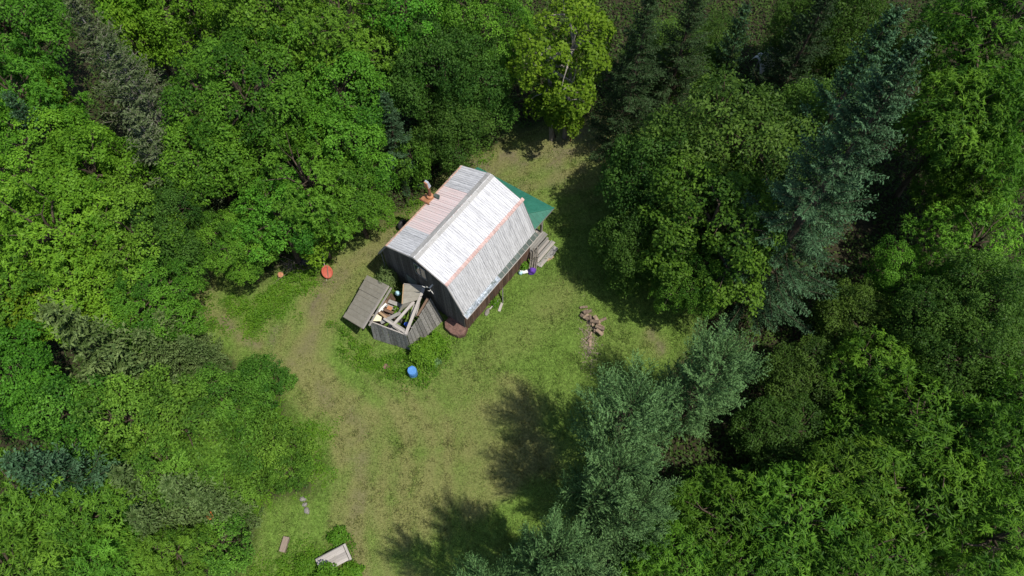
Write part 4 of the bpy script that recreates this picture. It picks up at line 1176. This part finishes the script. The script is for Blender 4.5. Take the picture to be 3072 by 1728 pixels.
# flowering clump right of the drum
rr = np.random.default_rng(77)
def clump_plant(name, loc, r, h, n, size, ratio, mat, label, cat, seed, bias=.6, stems=6, yscale=1.0):
    g = np.random.default_rng(seed)
    d = norm(g.normal(size=(n, 3)) + np.array([0, 0, .4])); rad = g.random(n) ** .4
    rad = rad * (1 + .35 * np.sin(4 * d[:, 0] + seed) * np.cos(5 * d[:, 1]))
    P = d * rad[:, None] * np.array([r, r * yscale, h * .55]); P[:, 2] = np.maximum(P[:, 2] + h * .45, .03)
    V, F = leaf_quads(P, norm(np.array([0, 0, bias]) + d * .5 + g.normal(0, .4, (n, 3))), rand_dirs(n, g), size * g.uniform(.6, 1.3, n), size * ratio)
    root = empty(name, loc); tag(root, label, cat)
    obj('foliage', np_mesh('foliage', V, F, attr={'tint': np.repeat(np.clip(g.normal(.5, .25, n), 0, 1), 4)}), M[mat], root)
    lines = [(limb((g.normal(0, .04), g.normal(0, .04), -.02), d[i] * np.array([r, r, h * .5]) * .8 + np.array([0, 0, h * .45]), .04, 4, g), [.014, .011, .008, .004]) for i in range(stems)]
    Vs, Fs = tubes(lines, 5)
    obj('stem', np_mesh('stem', Vs, Fs, True), M['bark'], root)
    return root
clump_plant('shrub', (-4.95, 14.55, 0), .85, 1.25, 3200, .13, .62, 'weed', 'bright green leafy shrub at the shed\'s front right corner', 'shrub', 3)
clump_plant('shrub', (-4.35, 15.25, 0), .55, .8, 1500, .12, .6, 'weed', 'small green shrub against the shed\'s right wall', 'shrub', 4)
clump_plant('flower_clump', (-4.3, 14.1, 0), .34, .45, 500, .09, .8, 'larch', 'pale silvery plant clump right of the blue drum', 'plant', 5)
clump_plant('sapling', (-7.05, 18.75, 0), .62, 2.1, 2200, .13, .3, 'fir', 'slender olive sapling between the gable and the fallen shed roof', 'sapling', 6, yscale=1.1)
clump_plant('shrub', (-6.35, 16.75, .5), .34, .9, 900, .12, .6, 'weed', 'green plant growing up inside the collapsed shed', 'shrub', 7)
clump_plant('shrub', (-6.15, 17.75, .2), .25, 1.2, 500, .10, .5, 'weed', 'thin green plant between the shed and the gable door', 'shrub', 8)
clump_plant('shrub', (-5.72, 16.15, .5), .18, .8, 260, .10, .6, 'weed', 'little green plant beside the blue tub in the shed', 'shrub', 9)
clump_plant('shrub', (-8.85, 4.75, 0), .6, .45, 900, .12, .6, 'weed', 'leafy green bush above the bench', 'shrub', 10)
clump_plant('shrub', (-9.0, 2.75, 0), .75, 1.5, 2200, .13, .6, 'weed', 'leafy green bush shading the bench from below', 'shrub', 12)
clump_plant('shrub', (-7.9, 3.0, 0), .55, .5, 900, .12, .6, 'weed', 'leafy green bush at the bench\'s right end', 'shrub', 13)
clump_plant('shrub', (-10.3, 3.3, 0), .75, .55, 1300, .12, .6, 'weed', 'leafy green bush left of the bench', 'shrub', 14)
clump_plant('shrub', bl(5.35, -3.05, 0), .28, .45, 300, .10, .5, 'weed', 'small weed clump against the barn wall behind the jugs', 'shrub', 16)
clump_plant('shrub', bl(2.5, -3.15, 0), .35, .35, 320, .10, .4, 'weed', 'small weed clump at the foot of the barn\'s long wall', 'shrub', 17)

# red disc with a stake through it, and other bits in the left weeds
disc = empty('red_disc', (-10.78, 19.55, .42)); disc.rotation_euler = (R(38), R(6), R(25))
tag(disc, 'red-orange round disc tilted in the weeds left of the barn', 'disc')
obj('plate', lathe('plate', [(.10, .0), (.36, .02), (.40, .06), (.38, .075), (.30, .045), (.08, .03)], 28), M['red'], disc, scale=(.8, 1.0, 1))
bar('rib', disc, 'brownwood', (-.05, -.33, .075), (.12, .33, .075), .05, .03)
tag(bar('stake', None, 'palewood', (-10.85, 19.15, .0), (-11.05, 20.9, 1.2), .035, .035), 'thin pale stake leaning across the red disc', 'stake')
tag(obj('orange_pot', lathe('orange_pot', [(.10, 0), (.15, .25), (.17, .27), (.14, .27)], 14), M['rust_orange'], None, (-13.56, 19.5, .05), (.3, .2, 0)), 'small orange pot beside the brush pile', 'pot')
tag(obj('orange_disc', lathe('orange_disc', [(.02, .0), (.18, .02), (.20, .05), (.15, .04)], 16), M['orange'], None, (-14.46, 5.41, 3.0), (.25, -.15, 0)), 'small bright orange disc among the thicket\'s bushes', 'disc')
lines = []
for i in range(60):
    c0 = np.array([-12.75 + rr.normal(0, .35), 19.85 + rr.normal(0, .35), .05 + .3 * rr.random()])
    dv = np.array([rr.normal(0, .5), rr.normal(0, .5), rr.uniform(.0, .35)])
    lines.append((limb(c0, c0 + dv, .06, 4, rr), [.014, .011, .008, .004]))
V, F = tubes(lines, 4)
tag(obj('brush_pile', np_mesh('brush_pile', V, F), M['brush'], None), 'heap of dead brown brush left of the red disc', 'brush pile')
tag(obj('black_tarp', lump('black_tarp', 9, .55, .28, .22, 3, .3), M['black'], None, (-12.1, 20.35, 0), (0, 0, .5)), 'crumpled black tarp at the wood\'s edge above the brush pile', 'tarp')
tag(obj('tyre', lathe('tyre', [(.16, .06), (.20, .0), (.30, .0), (.34, .05), (.34, .15), (.30, .20), (.20, .20), (.16, .14)], 24), M['black'], None, (-6.66, 22.75, .35), (R(80), 0, R(50))), 'black tyre standing on the grass behind the barn\'s left eave', 'tyre')

# leaning wood bundle, purple bag and jugs by the barn's right wall
for i, (x0, y0, x1, y1, z1) in enumerate(((5.45, -3.50, 6.15, -3.10, 1.35), (5.55, -3.62, 6.28, -3.14, 1.15), (5.62, -3.70, 6.36, -3.22, 1.45), (5.40, -3.38, 6.05, -3.02, 1.05))):
    V, F = tubes([(np.array([bl(x0, y0, .0), bl((x0 + x1) / 2 + .03, (y0 + y1) / 2 - .02, z1 * .45), bl(x1, y1, z1)]), [.05, .055, .04]),
                  (np.array([bl((x0 + x1) / 2, (y0 + y1) / 2, z1 * .5), bl((x0 + x1) / 2 + .10, (y0 + y1) / 2 - .14, z1 * .75)]), [.03, .012])], 7)
    tag(obj('driftwood_pole', np_mesh('driftwood_pole', V, F, True), M['greybark'], None), 'gnarled grey driftwood pole leaning on the porch corner above the purple bag', 'pole', 'driftwood poles at the porch')
tag(obj('purple_bag', lump('purple_bag', 21, .24, .21, .30, 3, .25), M['purple'], None, bl(5.42, -3.58, 0)), 'crumpled purple bag at the foot of the driftwood poles', 'bag')
jug = empty('jug', bl(4.92, -3.12, 0)); tag(jug, 'pale blue plastic jug standing by the barn\'s long wall', 'jug')
obj('body', lathe('body', [(.10, 0), (.12, .03), (.12, .20), (.09, .27), (.04, .30), (.04, .34)], 16), M['paleblue'], jug)
obj('cap', lathe('cap', [(.045, .34), (.045, .375), (.03, .38)], 12), M['white'], jug)
tag(obj('white_sack', lump('white_sack', 23, .22, .13, .13, 3, .25), M['white'], None, bl(5.16, -3.24, 0), (0, 0, .3)), 'crumpled white sack between the pale blue jug and the purple bag', 'sack')
tag(obj('stone_slab', lump('stone_slab', 24, .24, .13, .10, 2, .22), M['stone'], None, bl(1.80, -3.10, 0), (0, 0, 1.2)), 'pale flat stone against the foot of the barn\'s long wall', 'stone')
tag(bar('plank', None, 'palewood', bl(2.0, -3.12, .10), bl(2.75, -3.20, .18), .07, .04), 'narrow pale lath lying by the flat stone at the barn wall', 'plank')
tag(bar('plank', None, 'palewood', bl(2.25, -3.62, .05), bl(2.75, -3.45, .12), .15, .05), 'short pale plank in the grass below the barn\'s long wall', 'plank')
tag(bar('plank', None, 'greywood', bl(2.85, -3.42, .0), bl(3.25, -3.10, .75), .17, .05, bl(1, 0, 0) - bl(0, 1, 0)), 'grey board leaning upright near the middle of the barn\'s long wall', 'plank')

# ------------------------------------------------------------------ log pile on the lawn
def log_mesh(name, seed, L, r):
    g = np.random.default_rng(seed)
    bm = bmesh.new(); rings = []
    half = seed % 2
    for i in range(5):
        x = -L / 2 + L * i / 4; ring = []
        for k in range(10):
            a = 2 * math.pi * k / 10
            rr_ = r * (1 + .12 * math.sin(3 * a + seed) + g.normal(0, .04))
            yy, zz = rr_ * math.cos(a), rr_ * math.sin(a)
            if half: zz = min(zz, r * .15 + .03 * g.random())
            ring.append(bm.verts.new((x, yy, zz + .02 * math.sin(i * 1.3 + seed))))
        rings.append(ring)
    for a, b2 in zip(rings[:-1], rings[1:]):
        for k in range(10): bm.faces.new((a[k], a[(k + 1) % 10], b2[(k + 1) % 10], b2[k]))
    bm.faces.new(rings[0]); bm.faces.new(rings[-1])
    me = bm_mesh(name, bm)
    me.materials.append(M['logbark']); me.materials.append(M['endgrain'])
    for p in me.polygons:
        if len(p.vertices) > 4 or (half and p.normal.z > .8): p.material_index = 1
    return me
LOGS = [log_mesh('firewood_log', s, .48, .075 + .012 * (s % 3)) for s in range(6)]
lr = random.Random(3)
spots = [(4.12, 17.45, .2), (4.2, 17.2, .4)] + [(4.30 + lr.gauss(0, .12) + .10 * (i % 8), 16.95 - .13 * (i % 8) + lr.gauss(0, .10), None) for i in range(16)] + \
        [(5.15, 16.65, .5), (5.02, 16.32, -.6), (4.95, 16.1, .3), (4.45, 15.75, 1.2), (4.38, 15.5, .9), (4.42, 15.25, 1.5)]
for i, (x, y, a) in enumerate(spots):
    me = LOGS[i % 6]
    zz = .08 + (.14 * ((i * 7) % 3) if 2 <= i < 18 else 0)
    o = obj('firewood_log', me, None, None, (x, y, zz), (lr.uniform(-.5, .5) if i % 2 == 0 else lr.uniform(-.3, .3), lr.uniform(-.15, .15), a if a is not None else lr.gauss(-.4, .6)), (lr.uniform(.8, 1.15),) * 3)
    if i < 2: tag(o, ('upper' if i == 0 else 'lower') + ' of two stray logs above the heap on the lawn', 'log', 'logs on the lawn')
    elif i >= 21: tag(o, 'short log in the trail of wood below the heap on the lawn', 'log', 'logs on the lawn')
    elif i >= 18: tag(o, 'pale split log at the right edge of the heap on the lawn', 'log', 'logs on the lawn')
    else: tag(o, 'split firewood log in the middle of the heap on the lawn', 'log', 'logs on the lawn')
n = 500
X = 4.35 + rng.normal(0, .22, n); Y = 15.3 + rng.normal(0, .75, n)
V, F = leaf_quads(np.stack([X, Y, ground_z(X, Y) + rng.uniform(.02, .07, n)], -1), norm(np.array([0, 0, 1.]) + rng.normal(0, .3, (n, 3))), rand_dirs(n, rng), rng.uniform(.06, .16, n), rng.uniform(.02, .05, n))
tag(obj('bark_chips', np_mesh('bark_chips', V, F), M['brush']), 'scattered brown bark chips trailing below the log heap', 'bark chips', kind='stuff')

# ------------------------------------------------------------------ bench, timber block, post, tarp
be = empty('bench', (-8.95, 3.60, 0), R(28)); tag(be, 'grey plank bench with a raised end rail at the bottom edge', 'bench')
for i in range(5):
    bar('seat_plank', be, 'palewood', (-.75, -.30 + .155 * i, .55), (.72, -.30 + .155 * i, .55), .1535, .035)
bar('end_rail', be, 'palewood', (.82, -.42, .60), (.82, .42, .60), .12, .10)
bar('front_rail', be, 'greywood', (-.75, .42, .52), (.76, .42, .52), .04, .09)
for x in (-.65, .65):
    for y in (-.3, .3): bar('leg', be, 'greywood', (x, y, 0), (x, y, .53), .09, .09, (1, 0, 0))
tag(bar('timber_block', None, 'dullwood', (-11.47, 4.75, .13), (-11.62, 4.02, .13), .30, .24), 'squared timber block lying on the grass left of the bench', 'timber')
tag(obj('tree_stump', lathe('tree_stump', [(.26, 0), (.22, .12), (.20, .38), (.17, .39)], 16), M['greywood'], None, (-8.35, 2.55, 0)), 'round grey stump at the bottom edge below the bench', 'stump')
po = empty('rusty_post', (3.70, 28.95, 0)); tag(po, 'thin rust-red post on the grass behind the yellow maple', 'post')
V, F = tubes([(np.array([[0, 0, -.1], [.02, 0, .7], [-.02, .02, 1.35]]), [.05, .045, .04])], 8)
obj('shaft', np_mesh('shaft', V, F, True), M['rust'], po)
bar('plate', po, 'palewood', (-.06, -.06, .75), (.06, -.06, .95), .10, .02, (0, -1, 0))
bm = bmesh.new()
bmesh.ops.create_grid(bm, x_segments=14, y_segments=10, size=1)
for v in bm.verts:
    x, y = v.co.x, v.co.y
    v.co = Vector((x * .85, y * .6, 1.7 - .9 * abs(y) ** 2.2 - .35 * abs(x) ** 3 + .05 * math.sin(5 * x + 3 * y)))
r_ = bmesh.ops.extrude_face_region(bm, geom=bm.faces[:])
for v in [e for e in r_['geom'] if isinstance(e, bmesh.types.BMVert)]: v.co.z -= .03
ta = empty('tarp_cover', (16.3, 33.9, 1.0), .5); tag(ta, 'white tarp showing above the dark trees in the upper right', 'tarp')
obj('sheet', bm_mesh('sheet', bm, True), M['white'], ta)
for x in (-.7, .7):
    bar('pole', ta, 'greywood', (x, 0, -1.05), (x, 0, 1.4), .06, .06, (1, 0, 0))
print('tris', sum(len(me.loops) - 2 * len(me.polygons) for me in bpy.data.meshes))
